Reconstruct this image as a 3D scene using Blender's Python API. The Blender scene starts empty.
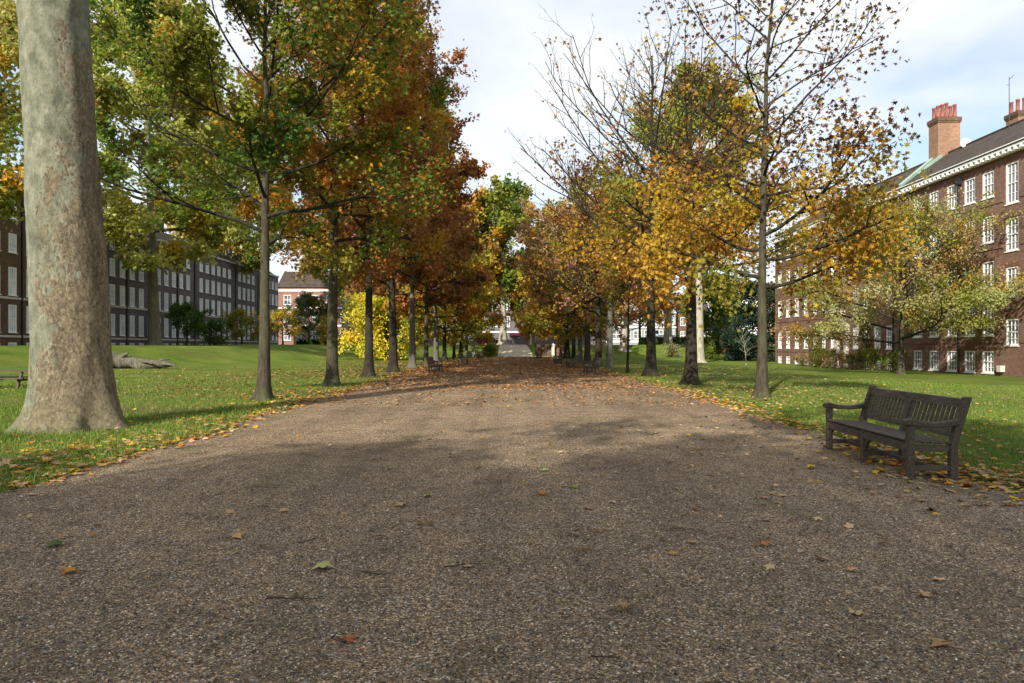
import bpy, math, random
import numpy as np
from math import radians as R_, pi, sin, cos
from mathutils import noise as mnoise, Vector

S = bpy.context.scene
COL = S.collection
CAMH = 1.5; F = 683.0; VX = 506.0; VY = 347.0

def PX(px, Y): return (px - VX) / F * Y
def PZ(py, Y): return CAMH + (VY - py) * Y / F

# ---------------------------------------------------------------- render settings
S.render.engine = 'CYCLES'
S.cycles.max_bounces = 6; S.cycles.diffuse_bounces = 3; S.cycles.glossy_bounces = 2
S.cycles.transmission_bounces = 3; S.cycles.transparent_max_bounces = 6
S.cycles.caustics_reflective = False; S.cycles.caustics_refractive = False
S.cycles.use_denoising = True
S.view_settings.view_transform = 'Standard'
S.view_settings.look = 'None'
S.view_settings.exposure = 0.64
S.view_settings.gamma = 1.0
S.render.resolution_x = 1024; S.render.resolution_y = 683

cam = bpy.data.cameras.new('camera'); co = bpy.data.objects.new('camera', cam); COL.objects.link(co)
cam.sensor_width = 36; cam.lens = 36 * F / 1024; cam.clip_end = 3000; cam.clip_start = 0.1
cam.shift_x = (512 - VX) / 1024; cam.shift_y = (VY - 341.5) / 1024
co.location = (0, 0, CAMH); co.rotation_euler = (pi / 2, 0, 0)
S.camera = co

# ---------------------------------------------------------------- node helpers
def mat(name):
    m = bpy.data.materials.new(name); m.use_nodes = True
    nt = m.node_tree; nt.nodes.clear()
    return m, nt
def N(nt, t, **kw):
    n = nt.nodes.new(t)
    for k, v in kw.items():
        if k.startswith('i_'):
            key = k[2:]
            key = int(key) if key.isdigit() else key.replace('_', ' ')
            n.inputs[key].default_value = v
        else: setattr(n, k, v)
    return n
def L(nt, a, b): nt.links.new(a, b)
def ramp(nt, fac, stops, interp='LINEAR'):
    r = nt.nodes.new('ShaderNodeValToRGB'); cr = r.color_ramp; cr.interpolation = interp
    while len(cr.elements) > 1: cr.elements.remove(cr.elements[-1])
    cr.elements[0].position = stops[0][0]; cr.elements[0].color = (*stops[0][1], 1)
    for p, c in stops[1:]:
        e = cr.elements.new(p); e.color = (*c, 1)
    L(nt, fac, r.inputs[0]); return r.outputs[0]
def g3(v): return (v, v, v)
def noise(nt, vec, scale, detail=4, rough=.55, out='Fac'):
    n = N(nt, 'ShaderNodeTexNoise'); n.inputs['Scale'].default_value = scale
    n.inputs['Detail'].default_value = detail; n.inputs['Roughness'].default_value = rough
    if vec is not None: L(nt, vec, n.inputs['Vector'])
    return n.outputs[out]
def voro(nt, vec, scale, feature='F1'):
    n = N(nt, 'ShaderNodeTexVoronoi', feature=feature); n.inputs['Scale'].default_value = scale
    if vec is not None: L(nt, vec, n.inputs['Vector'])
    return n
def mix(nt, fac, a, b, blend='MIX'):
    n = N(nt, 'ShaderNodeMix', data_type='RGBA', blend_type=blend)
    for sock, v in ((n.inputs[0], fac), (n.inputs[6], a), (n.inputs[7], b)):
        if isinstance(v, bpy.types.NodeSocket): L(nt, v, sock)
        elif isinstance(v, (int, float)): sock.default_value = v
        else: sock.default_value = (*v, 1)
    return n.outputs[2]
def math_(nt, op, a, b=None):
    n = N(nt, 'ShaderNodeMath', operation=op)
    for i, v in enumerate((a, b)):
        if v is None: continue
        if isinstance(v, bpy.types.NodeSocket): L(nt, v, n.inputs[i])
        else: n.inputs[i].default_value = v
    return n.outputs[0]
def finish(nt, color, rough=.8, bump=None, bstr=.3, bdist=.02, spec=.3, metallic=0):
    b = N(nt, 'ShaderNodeBsdfPrincipled'); o = N(nt, 'ShaderNodeOutputMaterial')
    if isinstance(color, bpy.types.NodeSocket): L(nt, color, b.inputs['Base Color'])
    else: b.inputs['Base Color'].default_value = (*color, 1)
    if isinstance(rough, bpy.types.NodeSocket): L(nt, rough, b.inputs['Roughness'])
    else: b.inputs['Roughness'].default_value = rough
    b.inputs['Specular IOR Level'].default_value = spec
    b.inputs['Metallic'].default_value = metallic
    if bump is not None:
        bn = N(nt, 'ShaderNodeBump'); bn.inputs['Strength'].default_value = bstr; bn.inputs['Distance'].default_value = bdist
        L(nt, bump, bn.inputs['Height']); L(nt, bn.outputs[0], b.inputs['Normal'])
    L(nt, b.outputs[0], o.inputs[0]); return b
def coords(nt, which='Object', scale=None, loc=None):
    t = N(nt, 'ShaderNodeTexCoord'); v = t.outputs[which]
    if scale or loc:
        m = N(nt, 'ShaderNodeMapping'); L(nt, v, m.inputs[0])
        if scale: m.inputs['Scale'].default_value = scale
        if loc: m.inputs['Location'].default_value = loc
        v = m.outputs[0]
    return v
def plain(name, c, rough=.7, var=.15, scale=6, spec=.3, metallic=0, bstr=.15):
    m, nt = mat(name); v = coords(nt)
    n = noise(nt, v, scale, 5)
    c2 = ramp(nt, n, [(.25, tuple(x * (1 - var) for x in c)), (.75, tuple(min(1, x * (1 + var)) for x in c))])
    finish(nt, c2, rough, n, bstr, .01, spec, metallic); return m

# ---------------------------------------------------------------- materials
def m_gravel():
    m, nt = mat('gravel'); g = N(nt, 'ShaderNodeNewGeometry'); v = g.outputs['Position']
    vo = voro(nt, v, 95)
    sep = N(nt, 'ShaderNodeSeparateColor'); L(nt, vo.outputs['Color'], sep.inputs[0])
    warm = ramp(nt, sep.outputs[0], [(0, (.022, .016, .011)), (.24, (.068, .045, .027)), (.48, (.155, .108, .064)), (.70, (.28, .20, .12)), (.90, (.44, .34, .22)), (1, (.70, .62, .49))])
    cool = ramp(nt, sep.outputs[0], [(0, (.020, .019, .020)), (.3, (.062, .062, .068)), (.6, (.155, .155, .165)), (.85, (.33, .33, .34)), (1, (.72, .72, .72))])
    c = mix(nt, ramp(nt, sep.outputs[1], [(.74, g3(0)), (.80, g3(1))]), warm, cool)
    vo2 = voro(nt, v, 34)
    sep2 = N(nt, 'ShaderNodeSeparateColor'); L(nt, vo2.outputs['Color'], sep2.inputs[0])
    c = mix(nt, .22, c, ramp(nt, sep2.outputs[1], [(0, (.020, .015, .010)), (.5, (.13, .10, .067)), (1, (.42, .34, .24))]))
    big = noise(nt, v, .45, 5, .6)
    big2 = noise(nt, v, 2.6, 6, .65)
    c = mix(nt, 1, c, ramp(nt, big, [(.3, g3(.82)), (.7, g3(1.30))]), 'MULTIPLY')
    c = mix(nt, 1, c, ramp(nt, big2, [(.30, (.62, .58, .55)), (.46, g3(.98)), (.72, (1.2, 1.18, 1.10))]), 'MULTIPLY')
    tr_ = noise(nt, coords(nt, 'Object', (1, .05, 1)), 1.5, 4, .55)   # long wear tracks along the walk
    c = mix(nt, 1, c, ramp(nt, tr_, [(.36, g3(.84)), (.5, g3(1.05)), (.64, g3(1.16))]), 'MULTIPLY')
    mo = noise(nt, coords(nt, 'Object', (1, .25, 1)), .9, 6, .7)
    c = mix(nt, ramp(nt, mo, [(.56, g3(0)), (.72, g3(.5))]), c, (.075, .085, .03))
    c = mix(nt, 1, c, (1.09, .99, .85), 'MULTIPLY')
    h = math_(nt, 'SUBTRACT', 1.0, vo.outputs['Distance'])
    h = math_(nt, 'ADD', h, math_(nt, 'MULTIPLY', big2, .8))
    finish(nt, c, .8, h, 1.0, .014, .25); return m
def m_grass():
    m, nt = mat('lawn_grass'); g = N(nt, 'ShaderNodeNewGeometry'); v = g.outputs['Position']
    n1 = noise(nt, v, .35, 6, .6); n2 = noise(nt, v, 9, 5, .7); n3 = noise(nt, v, 60, 3, .7)
    c = ramp(nt, n1, [(.3, (.08, .125, .014)), (.5, (.12, .175, .020)), (.7, (.185, .22, .034))])
    c = mix(nt, 1, c, ramp(nt, n2, [(.25, g3(.62)), (.7, g3(1.3))]), 'MULTIPLY')
    c = mix(nt, 1, c, ramp(nt, n3, [(.3, g3(.55)), (.7, g3(1.35))]), 'MULTIPLY')
    n4 = noise(nt, v, .12, 4, .6)
    c = mix(nt, ramp(nt, n4, [(.5, g3(0)), (.68, g3(.45))]), c, (.14, .13, .04))
    h = math_(nt, 'ADD', n3, math_(nt, 'MULTIPLY', n2, 1.5))
    finish(nt, c, .85, h, .8, .05, .15); return m
def m_attr(name, trans=.35, rough=.55, spec=.3):
    m, nt = mat(name)
    a = N(nt, 'ShaderNodeAttribute', attribute_name='tint')
    b = N(nt, 'ShaderNodeBsdfPrincipled'); L(nt, a.outputs['Color'], b.inputs['Base Color'])
    b.inputs['Roughness'].default_value = rough; b.inputs['Specular IOR Level'].default_value = spec
    o = N(nt, 'ShaderNodeOutputMaterial')
    if trans:
        t = N(nt, 'ShaderNodeBsdfTranslucent'); L(nt, a.outputs['Color'], t.inputs[0])
        mx = N(nt, 'ShaderNodeMixShader'); mx.inputs[0].default_value = trans
        L(nt, b.outputs[0], mx.inputs[1]); L(nt, t.outputs[0], mx.inputs[2]); L(nt, mx.outputs[0], o.inputs[0])
    else: L(nt, b.outputs[0], o.inputs[0])
    return m
def m_bark(name, c1, c2, sc=1.0, moss=.0):
    m, nt = mat(name); v = coords(nt, 'Object', (6 * sc, 6 * sc, 1.4 * sc))
    n = noise(nt, v, 3, 7, .7); v2 = coords(nt, 'Object', (1, 1, .6)); n2 = noise(nt, v2, 2.2, 5, .6)
    c = ramp(nt, n, [(.3, tuple(x * .55 for x in c1)), (.5, c1), (.72, c2)])
    c = mix(nt, ramp(nt, n2, [(.45, g3(0)), (.7, g3(moss))]), c, (.09, .11, .04))
    finish(nt, c, .9, n, .8, .03, .15); return m
def m_plane_bark():
    m, nt = mat('plane_bark')
    v = coords(nt, 'Object', (1, 1, .62))
    w = N(nt, 'ShaderNodeTexNoise'); w.inputs['Scale'].default_value = 3.0; w.inputs['Detail'].default_value = 6; L(nt, v, w.inputs['Vector'])
    vm = N(nt, 'ShaderNodeVectorMath', operation='MULTIPLY_ADD'); L(nt, w.outputs['Color'], vm.inputs[0]); vm.inputs[1].default_value = (.16, .16, .2); L(nt, v, vm.inputs[2])
    # fine flaking plates with dark cracks between them
    a = voro(nt, vm.outputs[0], 22); sa = N(nt, 'ShaderNodeSeparateColor'); L(nt, a.outputs['Color'], sa.inputs[0])
    ed = voro(nt, vm.outputs[0], 13, 'DISTANCE_TO_EDGE')
    fl = noise(nt, coords(nt, 'Object', (1, 1, .6)), 19, 10, .85)
    fl2 = noise(nt, coords(nt, 'Object', (1, 1, .3), (7, 3, 2)), 5, 6, .7)
    base = ramp(nt, fl, [(.36, (.045, .036, .024)), (.45, (.15, .122, .078)), (.54, (.225, .188, .118)), (.64, (.46, .40, .26))])
    base = mix(nt, .45, base, ramp(nt, sa.outputs[0], [(0, (.12, .09, .062)), (.5, (.235, .185, .125)), (1, (.40, .33, .225))]))
    base = mix(nt, 1, base, ramp(nt, fl2, [(.32, (.66, .64, .62)), (.5, g3(1)), (.68, (1.25, 1.2, 1.05))]), 'MULTIPLY')
    base = mix(nt, 1, base, ramp(nt, ed.outputs[0], [(0, g3(.42)), (.04, g3(.88)), (.1, g3(1))]), 'MULTIPLY')
    # smooth pale green-grey areas where old bark has peeled: upper trunk and the left side
    tc = N(nt, 'ShaderNodeTexCoord'); sx = N(nt, 'ShaderNodeSeparateXYZ'); L(nt, tc.outputs['Object'], sx.inputs[0])
    big = noise(nt, v, 1.9, 7, .62)
    side = math_(nt, 'ADD', math_(nt, 'MULTIPLY', sx.outputs['X'], -.36), math_(nt, 'MULTIPLY', sx.outputs['Z'], .035))
    f = math_(nt, 'ADD', big, side)
    f = math_(nt, 'ADD', f, math_(nt, 'MULTIPLY', a.outputs['Distance'], .3))
    pf = ramp(nt, f, [(.79, g3(0)), (.81, g3(.85))])
    pale = ramp(nt, noise(nt, v, 5, 4, .6), [(.35, (.14, .155, .105)), (.5, (.235, .25, .18)), (.68, (.35, .35, .265))])
    pale = mix(nt, 1, pale, ramp(nt, fl, [(.36, g3(.62)), (.5, g3(.98)), (.64, g3(1.2))]), 'MULTIPLY')
    c = mix(nt, pf, base, pale)
    # dark stains, and an olive tint growing towards the trunk foot
    st = noise(nt, coords(nt, 'Object', (1, 1, .35), (4, 2, 1)), 2.4, 5, .6)
    c = mix(nt, ramp(nt, st, [(.56, g3(0)), (.72, g3(.55))]), c, (.085, .075, .055))
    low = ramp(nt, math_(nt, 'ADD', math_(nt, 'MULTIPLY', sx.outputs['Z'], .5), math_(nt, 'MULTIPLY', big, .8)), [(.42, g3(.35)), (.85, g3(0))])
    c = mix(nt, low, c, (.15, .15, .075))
    h = math_(nt, 'ADD', math_(nt, 'MULTIPLY', fl, 1.0), math_(nt, 'MULTIPLY', sa.outputs[0], .5))
    finish(nt, c, .85, h, 1.0, .045, .2); return m
def m_brick(name, a, b, mortar, var=.25):
    m, nt = mat(name); t = N(nt, 'ShaderNodeNewGeometry')
    sx = N(nt, 'ShaderNodeSeparateXYZ'); L(nt, t.outputs['Position'], sx.inputs[0])
    cb = N(nt, 'ShaderNodeCombineXYZ'); L(nt, math_(nt, 'ADD', sx.outputs['X'], sx.outputs['Y']), cb.inputs[0]); L(nt, sx.outputs['Z'], cb.inputs[1])
    br = N(nt, 'ShaderNodeTexBrick'); L(nt, cb.outputs[0], br.inputs['Vector'])
    br.inputs['Scale'].default_value = 1; br.inputs['Brick Width'].default_value = .225; br.inputs['Row Height'].default_value = .075
    br.inputs['Mortar Size'].default_value = .008; br.inputs['Color1'].default_value = (*a, 1); br.inputs['Color2'].default_value = (*b, 1)
    br.inputs['Mortar'].default_value = (*mortar, 1); br.inputs['Bias'].default_value = 0
    n = noise(nt, t.outputs['Position'], .5, 6, .65); n2 = noise(nt, t.outputs['Position'], 5, 4, .6)
    c = mix(nt, 1, br.outputs['Color'], ramp(nt, n, [(.25, g3(1 - var)), (.75, g3(1 + var))]), 'MULTIPLY')
    c = mix(nt, 1, c, ramp(nt, n2, [(.25, g3(.85)), (.75, g3(1.15))]), 'MULTIPLY')
    finish(nt, c, .9, br.outputs['Fac'], -.3, .01, .15); return m
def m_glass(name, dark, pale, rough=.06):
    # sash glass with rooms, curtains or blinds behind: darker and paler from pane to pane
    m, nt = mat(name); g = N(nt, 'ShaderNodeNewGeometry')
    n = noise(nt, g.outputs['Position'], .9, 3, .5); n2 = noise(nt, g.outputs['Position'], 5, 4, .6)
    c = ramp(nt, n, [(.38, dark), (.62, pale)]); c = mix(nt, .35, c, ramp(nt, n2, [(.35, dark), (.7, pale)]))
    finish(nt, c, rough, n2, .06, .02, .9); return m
def m_tile():
    m, nt = mat('roof_tile'); t = N(nt, 'ShaderNodeNewGeometry')
    sx = N(nt, 'ShaderNodeSeparateXYZ'); L(nt, t.outputs['Position'], sx.inputs[0])
    cb = N(nt, 'ShaderNodeCombineXYZ'); L(nt, sx.outputs['Y'], cb.inputs[0]); L(nt, math_(nt, 'MULTIPLY', sx.outputs['Z'], 1.6), cb.inputs[1])
    br = N(nt, 'ShaderNodeTexBrick'); L(nt, cb.outputs[0], br.inputs['Vector'])
    br.inputs['Scale'].default_value = 1; br.inputs['Brick Width'].default_value = .3; br.inputs['Row Height'].default_value = .28; br.inputs['Mortar Size'].default_value = .012
    br.inputs['Color1'].default_value = (.045, .036, .03, 1); br.inputs['Color2'].default_value = (.075, .058, .046, 1); br.inputs['Mortar'].default_value = (.02, .017, .015, 1)
    n = noise(nt, t.outputs['Position'], .8, 6, .65)
    c = mix(nt, 1, br.outputs['Color'], ramp(nt, n, [(.3, g3(.7)), (.7, g3(1.4))]), 'MULTIPLY')
    finish(nt, c, .8, br.outputs['Fac'], -.5, .02, .2); return m
def m_wood(name, c1, c2, c3):
    m, nt = mat(name); v = coords(nt, 'Object', (14, 2.2, 14)); n = noise(nt, v, 3.2, 8, .78)
    v2 = coords(nt, 'Object'); n2 = noise(nt, v2, 5, 5, .6); n3 = noise(nt, v2, 30, 4, .7)
    c = ramp(nt, n, [(.35, c1), (.5, c2), (.70, c3)])
    c = mix(nt, ramp(nt, n2, [(.5, g3(0)), (.75, g3(.35))]), c, (.10, .095, .085))
    finish(nt, c, .7, n, .5, .006, .3); return m

M = {}
M['gravel'] = m_gravel(); M['grass'] = m_grass()
M['leaf'] = m_attr('leaf_blades', .42); M['litter'] = m_attr('fallen_leaves', .1, .7, .2)
M['blade'] = m_attr('grass_blades', .3, .6, .25); M['pebble'] = m_attr('loose_pebbles', 0, .65, .4)
M['bark'] = m_bark('oak_bark', (.052, .043, .030), (.098, .084, .060), 1, .45)
M['limb'] = m_bark('limb_bark', (.030, .025, .021), (.065, .056, .046), 1, .25)
M['bark_dark'] = m_bark('dark_oak_bark', (.026, .021, .016), (.058, .048, .037), 1, .25)
M['bark_grey'] = m_bark('grey_oak_bark', (.095, .088, .078), (.18, .168, .145), 1, .35)
M['bark_pale'] = m_bark('pale_plane_bark', (.34, .31, .24), (.55, .51, .42), .4, .3)
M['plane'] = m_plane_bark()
M['brick_r'] = m_brick('brown_red_brick', (.145, .075, .052), (.225, .122, .088), (.19, .15, .125))
M['brick_red'] = m_brick('orange_red_brick', (.21, .105, .078), (.28, .15, .115), (.24, .19, .16))
M['lintel'] = m_brick('rubbed_brick', (.15, .06, .042), (.20, .085, .06), (.15, .11, .09))
M['brick_l'] = m_brick('sooty_grey_brick', (.095, .085, .097), (.165, .147, .155), (.14, .13, .135))
M['brick_b'] = m_brick('yellow_brown_brick', (.105, .06, .036), (.16, .098, .06), (.11, .09, .07))
M['brick_c'] = m_brick('chimney_brick', (.22, .115, .07), (.33, .18, .11), (.24, .19, .15))
M['white'] = plain('white_paint', (.84, .84, .82), .5, .06, 4)
M['stone'] = plain('portland_stone', (.52, .49, .43), .8, .2, 2)
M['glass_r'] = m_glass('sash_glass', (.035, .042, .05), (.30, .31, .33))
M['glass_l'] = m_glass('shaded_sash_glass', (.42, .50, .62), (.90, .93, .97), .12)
M['tile'] = m_tile()
M['copper'] = plain('green_copper', (.26, .36, .29), .7, .2, 3)
M['terra'] = plain('terracotta', (.30, .105, .07), .8, .25, 3)
M['dark'] = plain('black_iron', (.02, .02, .022), .5, .2, 8)
M['wood'] = m_wood('weathered_bench_wood', (.034, .026, .019), (.072, .057, .043), (.17, .142, .112))
M['log'] = m_bark('felled_trunk_bark', (.10, .09, .07), (.24, .22, .18), .5, .3)
M['bark_mid'] = m_bark('brown_plane_bark', (.16, .14, .10), (.30, .27, .20), .4, .3)
M['logend'] = plain('sawn_wood', (.42, .43, .44), .8, .2, 6)
M['red'] = plain('red_paint', (.55, .02, .015), .4, .1, 3)
M['teal'] = plain('teal_boards', (.03, .36, .26), .5, .1, 3)
M['blue'] = plain('blue_sign_paint', (.05, .13, .5), .4, .1, 3)
M['magenta'] = plain('magenta_fascia', (.22, .03, .07), .5, .3, 3)
M['greywall'] = plain('grey_render', (.27, .28, .29), .8, .12, .6)
M['tyre'] = plain('tyre_rubber', (.02, .02, .02), .8, .2, 9)
M['yard'] = plain('street_asphalt', (.06, .06, .06), .9, .3, 1)
M['ramp'] = plain('pale_gravel_ramp', (.50, .46, .36), .9, .2, 5)

# ---------------------------------------------------------------- mesh helpers
def put(o, parent=None):
    COL.objects.link(o)
    if parent is not None: o.parent = parent
    return o
def tag(o, label=None, cat=None, group=None, kind=None):
    if label: o['label'] = label
    if cat: o['category'] = cat
    if group: o['group'] = group
    if kind: o['kind'] = kind
    return o
def empty(name, loc=(0, 0, 0), rz=0):
    o = bpy.data.objects.new(name, None); o.location = loc; o.rotation_euler = (0, 0, rz); o.empty_display_size = .3
    return put(o)
def mesh_np(name, V, faces, m, parent=None, tint=None, smooth=False, mi=None):
    """V (n,3); faces: list of int arrays (k, c) of equal corner counts"""
    me = bpy.data.meshes.new(name)
    V = np.asarray(V, np.float32); me.vertices.add(len(V)); me.vertices.foreach_set('co', V.ravel())
    fl = [np.asarray(f, np.int32) for f in faces if len(f)]
    nl = sum(f.size for f in fl); npoly = sum(len(f) for f in fl)
    me.loops.add(nl); me.loops.foreach_set('vertex_index', np.concatenate([f.ravel() for f in fl]))
    tot = np.concatenate([np.full(len(f), f.shape[1], np.int32) for f in fl])
    st = np.concatenate([[0], np.cumsum(tot)[:-1]]).astype(np.int32)
    me.polygons.add(npoly); me.polygons.foreach_set('loop_start', st)
    try: me.polygons.foreach_set('loop_total', tot)
    except Exception: pass
    for mm in (m if isinstance(m, (list, tuple)) else [m]): me.materials.append(mm)
    if mi is not None: me.polygons.foreach_set('material_index', np.asarray(mi, np.int32))
    me.update(calc_edges=True)
    if tint is not None:
        a = me.attributes.new('tint', 'FLOAT_COLOR', 'POINT')
        t = np.ones((len(V), 4), np.float32); t[:, :3] = tint; a.data.foreach_set('color', t.ravel())
    me.polygons.foreach_set('use_smooth', np.full(npoly, bool(smooth)))
    me.validate()
    o = bpy.data.objects.new(name, me)
    return put(o, parent)

class MB:
    def __init__(s): s.v = []; s.q = []; s.t = []; s.mq = []; s.mt = []; s.n = 0
    def add(s, V, q=(), t=(), m=0):
        V = np.asarray(V, float); s.v.append(V)
        for f in q: s.q.append([i + s.n for i in f]); s.mq.append(m)
        for f in t: s.t.append([i + s.n for i in f]); s.mt.append(m)
        s.n += len(V); return s
    def box(s, x0, x1, y0, y1, z0, z1, m=0, rot=None, org=None):
        V = np.array([(x, y, z) for x in (x0, x1) for y in (y0, y1) for z in (z0, z1)], float)
        if rot is not None: V = V @ np.array(rot).T
        if org is not None: V = V + np.array(org)
        return s.add(V, [(0, 1, 3, 2), (4, 6, 7, 5), (0, 4, 5, 1), (2, 3, 7, 6), (0, 2, 6, 4), (1, 5, 7, 3)], m=m)
    def quad(s, a, b, c, d, m=0): return s.add([a, b, c, d], [(0, 1, 2, 3)], m=m)
    def prism(s, poly, axis, a0, a1, m=0):
        """poly: 2D points in the two other axes (in order), extruded along axis 0/1/2"""
        k = len(poly); V = []
        for a in (a0, a1):
            for p in poly:
                w = list(p); w.insert(axis, a); V.append(w)
        s.add(V, [(i, (i + 1) % k, k + (i + 1) % k, k + i) for i in range(k)], m=m)
        base = s.n - 2 * k
        for i in range(1, k - 1):
            s.t.append([base, base + i, base + i + 1]); s.mt.append(m)
            s.t.append([base + k, base + k + i + 1, base + k + i]); s.mt.append(m)
        return s
    def tube(s, pts, rad, n=8, m=0, cap=True):
        V, Q = tube_np(np.asarray(pts, float), np.asarray(rad, float), n); b = s.n
        s.add(V, Q.tolist(), m=m)
        if cap:
            for ring, flip in ((0, 1), (len(pts) - 1, 0)):
                for i in range(1, n - 1):
                    f = [b + ring * n, b + ring * n + i, b + ring * n + i + 1]
                    s.t.append(f[::-1] if flip else f); s.mt.append(m)
        return s
    def build(s, name, m, parent=None, smooth=False, bevel=0):
        V = np.concatenate(s.v); o = mesh_np(name, V, [np.array(s.q).reshape(-1, 4), np.array(s.t).reshape(-1, 3)], m, parent, None, smooth, s.mq + s.mt)
        if bevel:
            b = o.modifiers.new('bevel', 'BEVEL'); b.width = bevel; b.segments = 1; b.limit_method = 'ANGLE'
        return o

def tube_np(P, r, n):
    k = len(P); T = np.gradient(P, axis=0); T /= np.linalg.norm(T, axis=1)[:, None] + 1e-9
    ref = np.array([1., 0, 0]) if abs(T[0][2]) > .75 else np.array([0, 0, 1.])
    U = np.cross(T, ref); U /= np.linalg.norm(U, axis=1)[:, None] + 1e-9; W = np.cross(T, U)
    a = np.arange(n) * 2 * pi / n
    V = P[:, None] + r[:, None, None] * (U[:, None] * np.cos(a)[None, :, None] + W[:, None] * np.sin(a)[None, :, None])
    i = np.arange(k - 1)[:, None] * n; j = np.arange(n)[None]; jn = (j + 1) % n
    Q = np.stack([i + j, i + jn, i + n + jn, i + n + j], -1).reshape(-1, 4)
    return V.reshape(-1, 3), Q

# ---------------------------------------------------------------- terrain
FOOT = np.array([(-28, -60), (-28, 44), (-21, 66), (-15, 92), (-8, 104), (60, 104), (200, 104)], float)
def sstep(t): t = np.clip(t, 0, 1); return t * t * (3 - 2 * t)
def ground(x, y):
    x = np.asarray(x, float); y = np.asarray(y, float); d = np.full(np.broadcast(x, y).shape, 1e9); sg = np.zeros_like(d)
    for a, b in zip(FOOT[:-1], FOOT[1:]):
        ab = b - a; t = np.clip(((x - a[0]) * ab[0] + (y - a[1]) * ab[1]) / (ab @ ab), 0, 1)
        dx = x - a[0] - t * ab[0]; dy = y - a[1] - t * ab[1]; dd = np.hypot(dx, dy)
        s = np.where(ab[0] * dy - ab[1] * dx > 0, 1., -1.)
        m = dd < d; d = np.where(m, dd, d); sg = np.where(m, s, sg)
    d = d * sg
    top = 1.62 + .25 * sstep((y - 70) / 40)
    z = top * sstep((d + 1) / 10)
    z = z - .42 * sstep((x - 9) / 21) * (1 - sstep((y - 85) / 25))
    z = z + .05 * np.sin(x * .23 + 1) * np.sin(y * .17) * sstep((np.abs(x) - 7) / 4)
    return z
def gz(x, y): return float(ground(x, y))

def build_ground():
    xs = np.concatenate([[-1500, -700, -300, -150], np.arange(-90, -12, 2.), np.arange(-12, 12, .5), np.arange(12, 91, 2.), [150, 300, 700, 1500]])
    ys = np.concatenate([[-1500, -600, -200, -80], np.arange(-60, 0, 3.), np.arange(0, 40, .5), np.arange(40, 131, 1.5), [140, 160, 200, 300, 500, 900, 2000]])
    X, Y = np.meshgrid(xs, ys); Z = ground(X, Y)
    V = np.stack([X, Y, Z], -1).reshape(-1, 3); nx = len(xs)
    i = (np.arange(len(ys) - 1)[:, None] * nx + np.arange(nx - 1)[None]).ravel()
    o = mesh_np('lawn', V, [np.stack([i, i + 1, i + nx + 1, i + nx], -1)], M['grass'], smooth=True); tag(o, kind='structure')
def edgeL(y): return -5.15 - .25 * sstep((y - 10) / 10) + .9 * sstep((y - 45) / 40) + .16 * np.sin(y * .9 + .5) * np.sin(y * .37) + .05 * np.sin(y * 5.1)
def edgeR(y): return 5.35 + .45 * sstep((y - 12) / 6) - .5 * sstep((y - 45) / 40) + .16 * np.sin(y * .8 + 2) * np.sin(y * .31 + 1) + .05 * np.sin(y * 4.7 + 1)
def build_path():
    ys = np.concatenate([np.arange(-60, 0, 2.), np.arange(0, 40, .12), np.arange(40, 104.1, .8)])
    rng = np.random.default_rng(5); fx = np.linspace(0, 1, 12)
    jl = rng.normal(0, .035, len(ys)); jr = rng.normal(0, .035, len(ys))
    a = edgeL(ys) + jl; b = edgeR(ys) + jr
    X = a[:, None] + (b - a)[:, None] * fx[None]; Y = np.repeat(ys[:, None], 12, 1)
    Z = np.maximum(ground(X, Y), -.05) * 1.0 + .006 + .02 * np.sin(fx * pi)[None]
    V = np.stack([X, Y, Z], -1).reshape(-1, 3); i = (np.arange(len(ys) - 1)[:, None] * 12 + np.arange(11)[None]).ravel()
    o = mesh_np('gravel_path', V, [np.stack([i, i + 1, i + 13, i + 12], -1)], M['gravel'], smooth=True); tag(o, kind='structure')
    # pale ramp and cross walk at the far end
    ys = np.arange(103.6, 122, .6); fx = np.linspace(0, 1, 5); a = -1.3 + (ys - 104) * .03; b = np.where(ys < 104.2, 6.5, 4.3 - (ys - 104) * .12)
    X = a[:, None] + (b - a)[:, None] * fx; Y = np.repeat(ys[:, None], 5, 1); Z = ground(X, Y) + .03
    V = np.stack([X, Y, Z], -1).reshape(-1, 3); i = (np.arange(len(ys) - 1)[:, None] * 5 + np.arange(4)[None]).ravel()
    o = mesh_np('ramp_path', V, [np.stack([i, i + 1, i + 6, i + 5], -1)], M['ramp']); tag(o, kind='structure')
    X, Y = np.meshgrid(np.linspace(-120, 160, 60), [134., 150.]); Z = ground(X, Y) + .02
    V = np.stack([X, Y, Z], -1).reshape(-1, 3); i = np.arange(59)
    o = mesh_np('far_street', V, [np.stack([i, i + 1, i + 61, i + 60], -1)], M['yard']); tag(o, kind='structure')
def path_z(x, y):
    a = edgeL(y); b = edgeR(y); f = (x - a) / (b - a)
    return np.where((f > 0) & (f < 1),   .006 + .02 * np.sin(np.clip(f, 0, 1) * pi), ground(x, y))

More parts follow.
